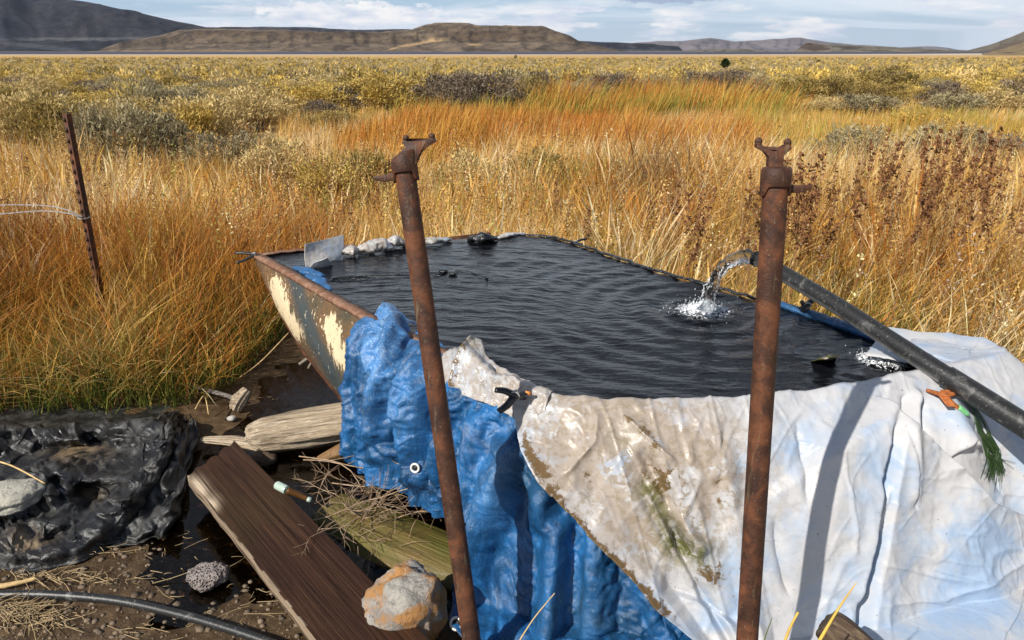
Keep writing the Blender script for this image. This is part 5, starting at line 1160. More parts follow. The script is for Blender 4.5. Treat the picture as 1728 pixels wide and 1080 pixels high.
def splash(c, R, n, seed, label):
    root = empty('splash', tuple(c)); tag(root, label, 'splash'); r = np.random.default_rng(seed)
    th = np.linspace(0, 2 * np.pi, 160); rr = np.linspace(0.0, 1, 70) ** 1.2; RR, TT = np.meshgrid(rr, th, indexing='ij'); out = R * (1 + .5 * (fbm(np.cos(TT) * 2 + seed, np.sin(TT) * 2, 0, 3, seed) - .5)) * RR
    x = c[0] + out * np.cos(TT) * 1.15; y = c[1] + out * np.sin(TT) * .85; sp_ = ridged(x * 55 + seed, y * 55, 0, 4, seed); h = WZ + .003 + (.006 + .050 * sst(sp_, .5, .95)) * np.exp(-(RR / .42) ** 2) + .010 * (sp_ - .5) * (1 - RR) - .008 * sst(RR, .75, 1)
    g = Geo(); g.add(np.stack([x, y, h], -1).reshape(-1, 3), grid_faces(70, 160), None, np.repeat((1 - RR).reshape(-1, 1), 3, 1)); g.build('froth', M_FROTH, root)
    g = Geo()
    for i in range(n):
        a = r.random() * 6.283; d = R * abs(r.normal(0, .6)); hh = abs(r.normal(0, .022)) * (1.3 - d / R if d < R else .3); s_ = .0006 + .0014 * r.random() ** 3
        g.ball((c[0] + d * math.cos(a), c[1] + d * math.sin(a) * .8, .594 + hh), (s_ * (1 + r.random()), s_, s_ * (1 + 2.0 * r.random())), 6, 4)
    o = g.build('droplets', M_FOAM, root); o['kind'] = 'stuff'
splash(SPL, .13, 420, 3, 'white splash where the jet from the hose hits the dark water')
splash(SPL2, .095, 240, 5, 'second smaller splash beside the white sheet at the right corner of the trough')

# ================================================================ CLAMPS
M_GREEN = m_plain('green_rubber', (.16, .46, .20), .45, .4, .15, 60); M_ORNG = m_plain('orange_rubber', (.72, .26, .06), .5, .4, .1); M_RUSTO = m_plain('orange_rust', (.34, .11, .035), .8, .2, .4, 50)
def clamp(name, pv, h1, h2, j1, j2, r, mh, mtip, label, mj=None, tiplen=.35, grp=None):
    root = empty(name, tuple(pv)); tag(root, label, 'clamp', grp)
    def arm(A, J, off):
        B = Vector(pv) + off; g = Geo(); g.tube(smooth_line([A, A.lerp(B, .5) + off * 1.2, B, B.lerp(J, .6) - off * .6, J], 16), [r * .95, r * 1.15, r * 1.2, r, r * .7], 10, squash=.7)
        a = g.build('arm', mh, root)
        if mtip: gg = Geo(); gg.tube(smooth_line([A, A.lerp(B, tiplen * .5), A.lerp(B, tiplen)], 6), [r * 1.15, r * 1.4, r * 1.3], 10, squash=.75); gg.build('grip', mtip, a)
    up = Vector((0, 0, r * .35)); arm(h1, j1, up); arm(h2, j2, -up)
    g = Geo(); g.tube([Vector(pv) + Vector((0, -.008, 0)) + Vector((math.cos(t) * r * 1.3, t * .0012, math.sin(t) * r * 1.3)) for t in np.linspace(0, 14, 40)], r * .22, 6); g.build('spring', mj or M_WIRE, root)
def onsurf(PP, u, v, lift):
    p = Vector(surf_near(PP, u, v)); return p + (Vector((0, 0, CAM_H)) - p).normalized() * lift
d0 = 2.12
q = pz(868, 668, .655); dd = math.hypot(q.y * cT + (CAM_H - q.z) * sT, 0)
clamp('spring_clamp', pd(868, 668, dd), pd(836, 658, dd + .01), pd(842, 694, dd - .02), pd(890, 662, dd + .02), pd(884, 672, dd + .05), .0115, M_BLACKPL, None, 'black spring clamp with an orange pad gripping the stained sheet on the front rim', grp=None)
rt = [o for o in COL.objects if o.name.startswith('spring_clamp')][0]; g = Geo(); g.tube([pd(886, 663, dd + .015), pd(895, 664, dd + .02)], .0062, 10); g.build('pad', M_ORNG, rt)
q = SEAS[0]; dA = q.y * cT + (CAM_H - q.z) * sT
clamp('spring_clamp', pd(428, 430, dA), pd(396, 427, dA), pd(399, 444, dA - .03), pd(440, 430, dA), pd(440, 436, dA), .0085, M_BLACKPL, None, 'black spring clamp on the rusty left corner of the trough')
q = SEAS[12]; dB = q.y * cT + (CAM_H - q.z) * sT
q = pz(1364, 520, .62); dB = q.y * cT + (CAM_H - q.z) * sT
clamp('spring_clamp', pd(1362, 516, dB), pd(1378, 503, dB + .02), pd(1352, 508, dB), pd(1350, 521, dB - .02), pd(1356, 526, dB - .02), .011, M_BLACKPL, None, 'black spring clamp on the far right rim under the hose')
q = SEAS[15]; dC = q.y * cT + (CAM_H - q.z) * sT
clamp('spring_clamp', pd(972, 409, dC), pd(990, 403, dC + .02), pd(984, 412, dC), pd(962, 412, dC - .02), pd(962, 408, dC - .02), .008, M_BLACKPL, None, 'small black spring clamp on the far corner of the trough')
p0 = onsurf(PW, 1600, 672, .02); dD = p0.y * cT + (CAM_H - p0.z) * sT
clamp('spring_clamp', onsurf(PW, 1594, 664, .03), onsurf(PW, 1646, 657, .03), onsurf(PW, 1636, 697, .03), onsurf(PW, 1566, 655, .012), onsurf(PW, 1574, 660, .012), .0085, M_RUSTO, M_GREEN, 'rusty orange spring clamp with two green grips on the white sheet below the hose', M_RUSTO, .42)
g = Geo(); rt = [o for o in COL.objects if o.get('label', '').startswith('rusty orange spring')][0]
g.prism([onsurf(PW, a, b_, .038) for a, b_ in ((1583, 668), (1590, 655), (1606, 656), (1604, 670), (1614, 684), (1596, 684))], Vector((0, .006, 0))); g.build('bracket', M_RUSTO, rt, bevel=.001)
# wet green algae hanging from the clamp
m, nt, b = mat('algae', .35, .5); c = attr(nt); setc(nt, b, c); M_ALG = m
g = Geo(); r = np.random.default_rng(5)
for i in range(260):
    x0 = r.normal(0, 1); path = [(1622 + x0, 656), (1648 + x0 * 2, 690), (1660 + x0 * 2 + r.normal(0, 1), 726), (1678 + r.normal(0, 5), 765 + r.normal(0, 3)), (1684 + r.normal(0, 8), 792 + r.normal(0, 12))]
    k = r.integers(2, 4) if r.random() < .35 else 0; path = path[k if k < 3 else 2:]
    pts = [onsurf(PW, a, b_, .012 + .003 * r.random()) for a, b_ in path]; g.tube(smooth_line(pts, 9), [.0010, .0013, .0006], 3, False, c=np.array([.025, .055, .012]) * (.5 + r.random()))
o = g.build('algae', M_ALG); tag(o, 'wet dark green strand of algae stuck to the white sheet below the hose', 'algae')

# ================================================================ SCRAPS ON THE RIM AND IN THE WATER
def sheet(name, rows, m, label, cat, nu=40, nv=24, amp=.006, sc=16, stain=(.5, .1, .1), th=.003, seed=1, fr=1.0):
    """small sheet lofted through rows of 3D points"""
    R_ = np.array([[tuple(p) for p in row] for row in rows], float); A = np.array([smooth_line(r, nu) for r in R_]); B = np.array([smooth_line(A[:, i], nv) for i in range(nu)])
    t = np.cross(np.gradient(B, axis=0), np.gradient(B, axis=1)); t /= np.linalg.norm(t, axis=-1)[..., None] + 1e-9
    B = B + t * (amp * 2 * (ridged(B[..., 0] * sc, B[..., 1] * sc, B[..., 2] * sc, 3, seed) - .5))[..., None]
    o = mesh_np(name, B.reshape(-1, 3), grid_faces(nu, nv), None, np.tile(stain, (nu * nv, 1)), (m,)); solid(o, th); return tag(o, label, cat)
D1 = dA + .33
sheet('plastic_sheet', [[pz(516, 452, .59), pz(545, 446, .59), pz(574, 436, .59)], [pd(514, 432, 3.56), pd(545, 424, 3.64), pd(580, 418, 3.72)], [pd(515, 412, 3.56), pd(548, 404, 3.66), pd(580, 396, 3.74)]], M_WHITE,
      'translucent white plastic sheet standing up on the far left rim of the trough', 'plastic sheet', amp=.004, stain=(.45, .05, .12))
sheet('plastic_scrap', [[pz(519, 454, .59), pz(540, 452, .59), pz(562, 448, .59)], [pd(530, 443, 3.50), pd(545, 438, 3.50), pd(552, 434, 3.50)]], M_WHITE, 'small triangular white plastic flap at the foot of the upright sheet', 'plastic sheet', 14, 10, .002, stain=(.2, 0, 0))
def rag(pts, r, lab, seed, stain, sq=.6, m=None):
    g = Geo(); P = smooth_line(pts, 46); g.tube(P, r, 26, squash=sq); V = np.concatenate(g.v); cen = np.concatenate([np.repeat(P, 26, 0), P[:1], P[-1:]])
    k = ridged(V[:, 0] * 15, V[:, 1] * 15, V[:, 2] * 30, 4, seed) - .5; V = cen + (V - cen) * (1 + 1.3 * k)[:, None]; g.v = [V]; g.c = [np.tile(stain, (len(V), 1))]
    o = g.build('rag', m or M_WHITE); return tag(o, lab, 'rag')
Z = .605
rag([pz(578, 425, .61), pz(592, 422, .62), pz(600, 424, .61)], [.025, .04, .025], 'short crumpled pale scrap right beside the upright plastic sheet', 3, (.8, .3, .1))
rag([pz(602, 424, .605), pz(625, 416, .625), pz(645, 412, .63), pz(665, 420, .60)], [.02, .04, .045, .02], 'cream crumpled rag on the far rim with two folds', 5, (.75, .1, 0))
rag([pz(650, 413, .605), pz(668, 406, .63), pz(684, 412, .60)], [.02, .045, .02], 'cream crumpled rag half hidden behind the left pipe stand', 8, (.7, .1, 0))
rag([pz(700, 410, .60), pz(730, 406, .612), pz(762, 404, .60)], [.014, .028, .010], 'flat pale rag on the far rim right of the left pipe stand', 9, (.6, .45, .2))
rag([pz(790, 404, .597), pz(815, 401, .62), pz(838, 402, .60)], [.012, .045, .012], 'dark wet crumpled rag on the middle of the far rim', 11, (.3, .9, .2), m=M_LINER)
rag([pz(838, 402, .594), pz(860, 396, .602), pz(885, 394, .596)], [.010, .018, .008], 'small pale wet rag near the far corner of the trough', 12, (.4, .1, .1))
rag([pz(498, 452, .588), pz(520, 458, .594), pz(545, 467, .59)], [.012, .024, .016], 'wet blue cloth scrap on the water near the left rim', 15, (.3, .3, 0), m=M_BLUE)
rag([pz(520, 466, .588), pz(538, 474, .594), pz(556, 490, .586)], [.022, .028, .010], 'second wet blue cloth scrap floating along the left rim', 16, (.2, .2, 0), m=M_BLUE)
# dark weed line with two leaves on the water
g = Geo(); g.tube(smooth_line([pz(560, 470, .592), pz(600, 466, .594), pz(680, 464, .594), pz(735, 464, .594), pz(748, 460, .596)], 60), .0030, 6, jit=.6); g.tube(smooth_line([pz(768, 456, .595), pz(790, 458, .595), pz(822, 470, .595)], 30), .0022, 6, jit=.5); g.tube([pz(820, 469, .596), pz(823, 470, .597)], .005, 6)
g.tube(smooth_line([pz(555, 474, .591), pz(590, 471, .592), pz(624, 473, .591)], 30), .0026, 6, jit=.6)
o = g.build('water_weed', M_LINER); tag(o, 'thin black strand of weed floating on the far left of the water', 'weed')
for (u, v, l) in ((748, 457, 'dark leaf floating at the end of the weed strand'), (764, 461, 'second dark leaf floating right of the first one')):
    g = Geo(); g.ball(pz(u, v, .597), (.022, .022, .008), 12, 6, .25, u); o = g.build('floating_leaf', M_LINER); tag(o, l, 'leaf')
# stained corner of sheet poking out of the water
c0 = pz(1395, 607, .588)
sheet('sheet_corner', [[pz(1368, 610, .588), pz(1385, 608, .585), pz(1412, 606, .580)], [pz(1380, 606, .625), pz(1396, 606, .640), pz(1412, 604, .615)], [pz(1394, 600, .640), pz(1404, 598, .645), pz(1418, 600, .600)]], M_WHITE, 'stained corner of plastic sheet poking up out of the water near the right corner', 'plastic sheet', 26, 20, .004, stain=(1, .9, .9))
# clear sheets folded into the right corner
sheet('clear_sheet', [[pz(1492, 582, .60), pz(1510, 590, .61), pz(1532, 600, .61)], [pz(1500, 574, .63), pz(1520, 584, .64), pz(1548, 598, .63)], [pz(1490, 572, .60), pz(1530, 574, .61), pz(1575, 592, .615)]], M_WHITE, 'crumpled greyish white plastic beneath the hose at the right corner of the water', 'plastic sheet', 24, 20, .006, stain=(.2, 0, 0), seed=4)
sheet('sheet_fold', [[pz(1545, 628, .592), pz(1552, 615, .60), pz(1556, 602, .60)], [pz(1562, 628, .64), pz(1568, 612, .645), pz(1566, 598, .62)], [pz(1580, 622, .61), pz(1584, 610, .62), pz(1580, 596, .61)]], M_WHITE, 'small upright white fold of plastic at the right end of the water', 'plastic sheet', 20, 16, .005, stain=(.1, 0, 0), seed=6)

# ================================================================ MUD FLAT: BLACK SHEET, PLANK, LOGS, ROCKS
m, nt, b = mat('black_plastic_sheet', .30, .55); o_ = objc(nt); n1 = nt.noise(o_, 9, 8, .65, .6); n2 = nt.noise(o_, 30, 6, .65, 1.0)
c = nt.mix(nt.rng(n1, .45, .68, 0, .9), (.011, .011, .012), (.075, .072, .067)); sp = nt.add('ShaderNodeSeparateColor'); nt.link(attr(nt), sp.inputs[0])
c = nt.mix(nt.math('MULTIPLY', sp.outputs[0], nt.rng(n1, .4, .55)), c, (.17, .12, .07)); setc(nt, b, c)
vv_ = nt.voro(nt.mapping(o_, (13, 13, 13)), 1, 'DISTANCE_TO_EDGE'); bump(nt, b, nt.math('ADD', nt.math('MULTIPLY', nt.rng(vv_, 0, .12), .25), nt.math('ADD', n2, nt.math('MULTIPLY', n1, .8))), .45, .010); nt.link(nt.rng(n1, .35, .65, .34, .58), b.inputs['Roughness']); M_BSH = m
def row(pts): return np.array(pts, float)
def ruled_sheet(name, left, right, H, m, nu, nv, col=None, th=.003, grow=((18, .035, .035, 120, .03), (9, .014, .014, 70, .006), (4, .008, .008, 40, .002))):
    """left/right: matching pixel lines (near, far edge); H(u,v) gives real height of each point above the mud"""
    L_ = smooth_line([(a, b_, 0) for a, b_ in left], nu)[:, :2]; R_ = smooth_line([(a, b_, 0) for a, b_ in right], nu)[:, :2]; t = np.linspace(0, 1, nv)[None, :, None]
    G = L_[:, None] * (1 - t) + R_[:, None] * t; u, v = G[..., 0], G[..., 1]; z = H(u, v, np.broadcast_to(np.linspace(0, 1, nv)[None], u.shape), np.broadcast_to(np.linspace(0, 1, nu)[:, None], u.shape))
    a, f, w = dirs(u, v); tt = (z - CAM_H) / w; P = np.stack([a * tt, f * tt, z], -1)
    Nn = np.zeros_like(P); Nn[..., 2] = 1
    P = crumple(P, Nn, 0 * u + .001, np.ones(u.shape), grow, lo=-.03, hi=.09, pull=.010, seed=9, grav=.0002, bend=.45); P[..., 2] = np.maximum(P[..., 2], .006)
    o = mesh_np(name, P.reshape(-1, 3), grid_faces(nu, nv), None, (np.repeat(col(u, v).reshape(-1, 1), 3, 1) if col else None), (m,)); solid(o, th); return o, P
def Hb(u, v, t, s):
    e = sst(t, 0, .30) * sst(1 - t, 0, .16) * sst(1 - s, 0, .22)
    z = .012 + .10 * e * fbm(u * .02, v * .03, 0, 2, 321)
    z = z + .06 * ridge(u, v, [(-60, 705), (100, 700), (230, 700), (300, 720)], 26, 1, .02) * e
    z = z + .06 * ridge(u, v, [(300, 720), (250, 790), (205, 850), (120, 905), (-40, 930)], 34, 1, .02)
    z = z - .07 * np.exp(-((u - 130) / 52) ** 2 - ((v - 757) / 17) ** 2) - .05 * np.exp(-((u - 148) / 26) ** 2 - ((v - 826) / 14) ** 2)
    z = z + .05 * ridge(u, v, [(85, 850), (75, 800), (95, 790), (125, 830)], 14, 1) - .045 * ridge(u, v, [(60, 770), (20, 790), (-40, 800)], 14, 1)
    z = z + sharp(u, v, [(120, 700), (132, 735), (150, 745)], 6, .03) + sharp(u, v, [(200, 700), (240, 740), (235, 800)], 8, .025) + sharp(u, v, [(20, 720), (60, 745)], 7, .02)
    z = z + sharp(u, v, [(160, 840), (200, 832), (225, 830)], 5, .025) + sharp(u, v, [(120, 860), (122, 900)], 5, .02) - sharp(u, v, [(60, 905), (110, 880), (140, 860)], 7, .02)
    wu = u + 22 * fbm(u * .012, v * .02, 0, 2, 3); wv2 = v + 14 * fbm(u * .012, v * .02, 0, 2, 4)
    z = z + (.3 + .7 * e) * (.042 * (trin(wu * .013 - wv2 * .008, wv2 * .026 + wu * .004, 301, 1) - .5) + .020 * (trin(wu * .034 + wv2 * .02, wv2 * .06, 304, 2) - .5) + .009 * creaseline(wu * .022, wv2 * .04, 11, 7) * (.3 + .7 * e) + .0045 * creaseline(wu * .06, wv2 * .1, 12) + (.3 + .7 * e) * (0) + .0055 * (trin(wu * .13, wv2 * .22, 305, 2) - .5))
    return np.maximum(z, .006)
o, PBS = ruled_sheet('black_plastic_sheet', [(-300, 940), (-100, 950), (0, 951), (45, 957), (100, 945), (170, 920), (230, 880), (262, 830), (300, 760), (322, 700)],
                  [(-300, 700), (-100, 692), (-20, 690), (30, 687), (80, 685), (130, 684), (190, 683), (240, 682), (285, 681), (316, 681)], Hb, M_BSH, 300, 170,
                  lambda u, v: np.clip(1.6 * np.exp(-((u - 130) / 40) ** 2 - ((v - 757) / 12) ** 2) + 1.3 * np.exp(-((u - 45) / 30) ** 2 - ((v - 905) / 16) ** 2) + np.exp(-((u - 150) / 20) ** 2 - ((v - 828) / 10) ** 2), 0, 1))
tag(o, 'crumpled shiny black plastic sheet lying on the mud at the left edge', 'plastic sheet')
def Hf(u, v, t, s): return .012 + .03 * (trin(u * .03, v * .04, 331, 3) - .3) * sst(t, 0, .1) + .035 * sst(t, 0, .3) * sst(1 - t, 0, .3) + .03 * (ridged(u * .02, v * .03, 0, 3, 311) - .5) * sst(t, 0, .2) + .035 * ridge(u, v, [(262, 850), (300, 860), (262, 905)], 10, 1) + .012 * (fbm(u * .08, v * .1, 0, 3, 5) - .5)
o, PBF = ruled_sheet('black_plastic_flap', [(120, 916), (160, 918), (206, 918), (250, 908), (296, 870), (318, 790), (338, 735)], [(150, 880), (190, 862), (225, 845), (252, 815), (275, 780), (298, 730), (318, 686)], Hf, M_BSH, 120, 50, lambda u, v: 0 * u)
tag(o, 'flat loose flap of black plastic on the mud beside the plank', 'plastic sheet')
# puddle caught in the black sheet
M_WOOD = None
def m_wood(name, c1, c2, c3, gr=(6, 90, 90), rough=.8, wet=0.0, bmp=.8):
    m, nt, b = mat(name, rough, .35); o_ = nt.add('ShaderNodeTexCoord').outputs['UV'] if False else attr(nt, 'Grain')
    n1 = nt.noise(nt.mapping(o_, gr), 1, 8, .65, .6); n2 = nt.noise(nt.mapping(o_, (gr[0] * 3, gr[1] * 3, gr[2] * 3)), 1, 5, .6, .3); n3 = nt.noise(nt.mapping(o_, (3, 7, 7)), 1, 5, .6)
    c = nt.ramp(n1, [(.3, c1), (.5, c2), (.72, c3)]); c = nt.mix(nt.rng(n2, .56, .66, 0, .6), c, tuple(k * .4 for k in c1)); c = nt.mix(nt.rng(n3, .5, .75, 0, .5), c, tuple(k * .55 for k in c2))
    sp = nt.add('ShaderNodeSeparateColor'); nt.link(attr(nt), sp.inputs[0]); c = nt.mix(nt.math('MULTIPLY', sp.outputs[0], nt.rng(n1, .40, .50)), c, (.56, .44, .31)); c = nt.mix(nt.math('MULTIPLY', sp.outputs[1], nt.rng(n3, .35, .6)), c, (.10, .10, .022))
    setc(nt, b, c); bump(nt, b, nt.math('ADD', n1, nt.math('MULTIPLY', n2, .5)), bmp, .012); nt.link(nt.rng(n3, .35, .65, rough - .35, rough), b.inputs['Roughness']); b.inputs['Specular IOR Level'].default_value = .22; return m
M_PLANK = m_wood('wet_brown_wood', (.016, .006, .0025), (.040, .016, .007), (.070, .032, .015), (1.6, 44, 44), .75, bmp=.7)
M_LOG = m_wood('weathered_wood', (.16, .11, .07), (.50, .39, .27), (.70, .60, .46), (2.5, 70, 70), .9, bmp=1.3)
M_SUNK = m_wood('algae_wood', (.045, .03, .012), (.14, .09, .032), (.22, .15, .055), (2.0, 36, 36), .5)
def grained(o, ax, org):
    """store along-grain coordinates so that the wood texture runs the long way"""
    me = o.data; n = len(me.vertices); co = np.zeros(n * 3, np.float32); me.vertices.foreach_get('co', co); co = co.reshape(-1, 3) + np.array(o.location)
    ax = np.array(ax) / np.linalg.norm(ax); up = np.array([0, 0, 1.0]); s = np.cross(ax, up); s /= np.linalg.norm(s); u2 = np.cross(s, ax); q = co - np.array(org)
    G = np.stack([q @ ax, q @ s, q @ u2, np.ones(n)], 1).astype(np.float32); at = me.color_attributes.new('Grain', 'FLOAT_COLOR', 'POINT'); at.data.foreach_set('color', G.ravel())
# plank
zt = .115
c_ = [pz(326, 757, zt), pz(388, 747, zt), pz(655, 990, zt + .02), pz(700, 1130, zt + .01), pz(560, 1120, zt), pz(316, 808, zt)]
farL, farR = pz(326, 757, zt), pz(388, 747, zt); nearR, nearL = pz(830, 1200, zt), pz(628, 1210, zt); nl = pz(316, 803, zt)
# long sides as lines; near end lies outside the frame
Lp0, Lp1 = nl, pz(640, 1215, zt); Rp0, Rp1 = farR, pz(800, 1145, zt)
nu, nv = 150, 40; tA = np.linspace(0, 1, nu); tB = np.linspace(0, 1, nv)
ax = (Lp1 - Lp0).normalized(); LL = (Lp1 - Lp0).length; wv = Vector((0, 0, 1)).cross(ax).normalized(); 
if wv.x < 0: wv = -wv
wid = (Rp0 - Lp0).dot(wv); wid2 = (pz(640, 978, zt) - Lp0).dot(wv); wid = (wid + wid2) / 2; offR = (Rp0 - Lp0).dot(ax); 
g = Geo(); Vp = np.zeros((nu, nv, 3)); 
for j, b_ in enumerate(tB):
    st_ = (offR * b_) + .008 * math.sin(b_ * 23)
    for i, a in enumerate(tA): Vp[i, j] = Lp0 + ax * (st_ + a * (LL - st_)) + wv * (b_ * wid + (.006 * float(fbm(a * 14, 0.0, 0, 3, 2) - .5) if j == 0 else 0))
nzp = .0045 * (fbm(tB[None, :] * 22 + 0 * tA[:, None], tA[:, None] * 4, 0, 4, 401) - .5) - .0045 * np.exp(-((tB[None, :] - .62 - .05 * np.sin(tA[:, None] * 5)) / .012) ** 2); Vp[..., 2] += nzp
bot = Vp.copy(); bot[..., 2] = Vp[..., 2] - .040
g.add(Vp.reshape(-1, 3), grid_faces(nu, nv)); chip = np.exp(-((tB[None, :]) / .13) ** 2) * (np.exp(-((tA[:, None] - .075) / .055) ** 2) + .8 * np.exp(-((tA[:, None] - .175) / .03) ** 2)) * 1.3 + .8 * np.exp(-(tB[None, :] / .012) ** 2) * (fbm(tA * 30, 0 * tA, 0, 2, 4)[:, None] > .45)
cc = np.stack([chip, .08 * np.exp(-((tA[:, None] - .28) / .12) ** 2) * np.ones((1, nv)), 0 * chip], -1).reshape(-1, 3); g.c = [np.clip(cc, 0, 1)]
idx = [(i, 0) for i in range(nu)] + [(nu - 1, j) for j in range(1, nv)] + [(i, nv - 1) for i in range(nu - 2, -1, -1)] + [(0, j) for j in range(nv - 2, 0, -1)]
ring = np.array([Vp[i, j] for i, j in idx]); rb = ring - [0, 0, .042]; k = len(ring); g.add(np.concatenate([ring, rb]), [(i, (i + 1) % k, k + (i + 1) % k, k + i) for i in range(k)], None, (.45, 0, 0))
plank = g.build('plank', M_PLANK, smooth=False); grained(plank, ax, Lp0); tag(plank, 'long dark brown wet plank lying across the mud toward the viewer', 'plank')
def log(name, pts, rad, m, label, cat, seed, seg=40, n=70, rough=.35, stain=(0, 0, 0), sq=1.0):
    g = Geo(); P = smooth_line(pts, n); g.tube(P, rad, seg, True, squash=sq); V = np.concatenate(g.v); cen = np.concatenate([np.repeat(P, seg, 0), P[:1], P[-1:]]); ax = P[-1] - P[0]; L_ = np.linalg.norm(ax); ax /= L_
    s = (V - P[0]) @ ax; ang = np.concatenate([np.tile(np.linspace(0, 2 * np.pi, seg, endpoint=False), n), [0, 0]])
    k = fbm(np.cos(ang) * 4 + 9, np.sin(ang) * 4 + 9, s * 3, 4, seed) - .5 + .5 * (ridged(np.cos(ang) * 7 + 5, np.sin(ang) * 7 + 5, s * 2, 2, seed + 5) - .5)
    V = cen + (V - cen) * (1 + rough * k)[:, None]; g.v = [V]; g.c = [np.tile(stain, (len(V), 1))]
    o = g.build(name, m); grained(o, ax, P[0]); tag(o, label, cat); return o
log('log', [pz(428, 738, .055), pz(444, 734, .065), pz(520, 724, .07), pz(600, 712, .075), pz(680, 698, .08)], [.045, .070, .080, .082, .080], M_LOG, 'pale split weathered log sticking out from under the trough', 'log', 5, rough=.5)
log('broken_board', [pz(340, 742, .03), pz(390, 744, .035), pz(440, 752, .03)], [.018, .030, .03], M_LOG, 'pale splintered board behind the far end of the brown plank', 'board', 9, rough=.7, sq=.5)
log('log', [pz(536, 776, .02), pz(570, 764, .03), pz(606, 748, .05), pz(640, 730, .05)], [.012, .030, .034, .03], m_wood('brown_wood', (.10, .05, .02), (.22, .12, .05), (.32, .2, .1), (3, 40, 40), .8), 'short brown piece of wood beside the pale log', 'log', 12, rough=.5)
log('sunken_timber', [pz(560, 862, -.03), pz(660, 910, -.015), pz(800, 965, -.02), pz(900, 1000, -.03)], [.10, .12, .12, .11], M_SUNK, 'algae stained timber half under the muddy water behind the round boulder', 'timber', 15, rough=.25, stain=(0, .7, 0), sq=.5)
log('wood_chunk', [pz(398, 690, .01), pz(404, 676, .05), pz(418, 658, .09)], [.028, .035, .022], M_LOG, 'small grey brown driftwood chunk standing in the dark water', 'driftwood', 17, rough=.6)
log('stick', [pz(318, 652, .03), pz(355, 660, .05), pz(396, 672, .045)], [.010, .012, .011], m_plain('grey_pipe', (.16, .14, .12)), 'thin grey stick lying behind the driftwood chunk', 'stick', 18, 12, 30, .1)
log('wood_block', [pz(598, 690, .02), pz(596, 664, .20)], [.045, .045], M_LOG, 'wooden block propping up the hull beside the pale log', 'block', 19, 16, 20, .35)
log('stump', [pz(1452, 1110, .25), pz(1418, 1072, .28), pz(1395, 1052, .30)], [.050, .042, .034], m_wood('bark', (.03, .02, .014), (.09, .06, .04), (.30, .22, .13), (6, 26, 26), .9), 'broken brown log end at the bottom right below the white sheet', 'log', 23, rough=.6)
for i, (a, b_, c__, lab) in enumerate((((487, 562, .20), (440, 610, .12), (400, 640, .03), 'thin pale stick leaning against the bow of the trough'), ((505, 615, .12), (530, 600, .16), (520, 622, .1), 'short broken stick under the bow'), ((330, 690, .1), (345, 668, .10), (352, 700, .02), 'thin curved dry stalk at the tip of the black sheet'))):
    g = Geo(); g.tube(smooth_line([pz(*a), pz(*b_), pz(*c__)], 14), [.004, .003, .002] if i != 1 else [.010, .008, .006], 7, jit=.2); o = g.build('stick', M_STRAW if i != 1 else M_TWIG); tag(o, lab, 'stick')

# rocks
def m_rock(name, c1, c2, c3, sc=7, pores=False):
    m, nt, b = mat(name, .92, .2); o_ = objc(nt); n1 = nt.noise(o_, sc, 8, .65, .6); n2 = nt.noise(o_, sc * 6, 6, .7); n3 = nt.noise(nt.mapping(o_, (1, 1, 1), loc=(4, 4, 4)), sc * .8, 5, .6, .3)
    c = nt.mix(nt.rng(n1, .42, .6), c1, c2); c = nt.mix(nt.rng(n3, .48, .58, 0, .9), c, c3); c = nt.mix(nt.rng(n2, .55, .68, 0, .75), c, tuple(k * .25 for k in c1))
    h = n2
    if pores: v = nt.voro(o_, 130); h = nt.math('ADD', nt.rng(v, .1, .6), n2); c = nt.mix(nt.rng(v, .15, .4, .9, 0), c, tuple(k * .2 for k in c1))
    setc(nt, b, c); bump(nt, b, nt.math('ADD', h, n1), .9, .014); return m
def rock(name, u, v, z, r, m, label, seed, noise=.35, nu=70, nv=46):
    c = pz(u, v, z); g = Geo(); g.ball(c, r, nu, nv, noise, seed); V = np.concatenate(g.v); n = V - np.array(c); k = 1 + .10 * (ridged(V[:, 0] * 30, V[:, 1] * 30, V[:, 2] * 30, 3, seed) - .5); V = np.array(c) + n * k[:, None]
    V[:, 2] = np.maximum(V[:, 2], -.06); g.v = [V]; o = g.build(name, m); return tag(o, label, 'rock')
rock('boulder', 687, 1022, .10, (.118, .105, .115), m_rock('lichen_rock', (.40, .37, .33), (.24, .22, .20), (.40, .19, .055), 12), 'round boulder with orange and grey lichen in front of the left pipe stand', 4)
rock('lava_stone', 352, 972, .015, (.064, .050, .036), m_rock('pumice', (.34, .29, .27), (.24, .20, .19), (.40, .34, .31), 20, True), 'small grey pink pitted stone alone on the wet mud', 8, .35)
rock('flat_stone', 8, 838, .11, (.125, .085, .045), m_rock('grey_stone', (.42, .40, .34), (.34, .32, .28), (.46, .43, .36), 8), 'pale grey stone holding down the black sheet at the left edge', 11, .25)
rock('pebble', 391, 706, .005, (.022, .018, .012), m_rock('pale_stone', (.5, .48, .44), (.4, .38, .35), (.45, .4, .35), 20), 'small pale pebble in front of the driftwood chunk', 13, .25, 24, 16)
rock('pebble', 446, 774, .01, (.05, .04, .024), m_rock('brown_stone', (.12, .08, .05), (.09, .06, .04), (.16, .11, .08), 20), 'dark brown stone beside the plank end and the pale log', 14, .3, 30, 20)

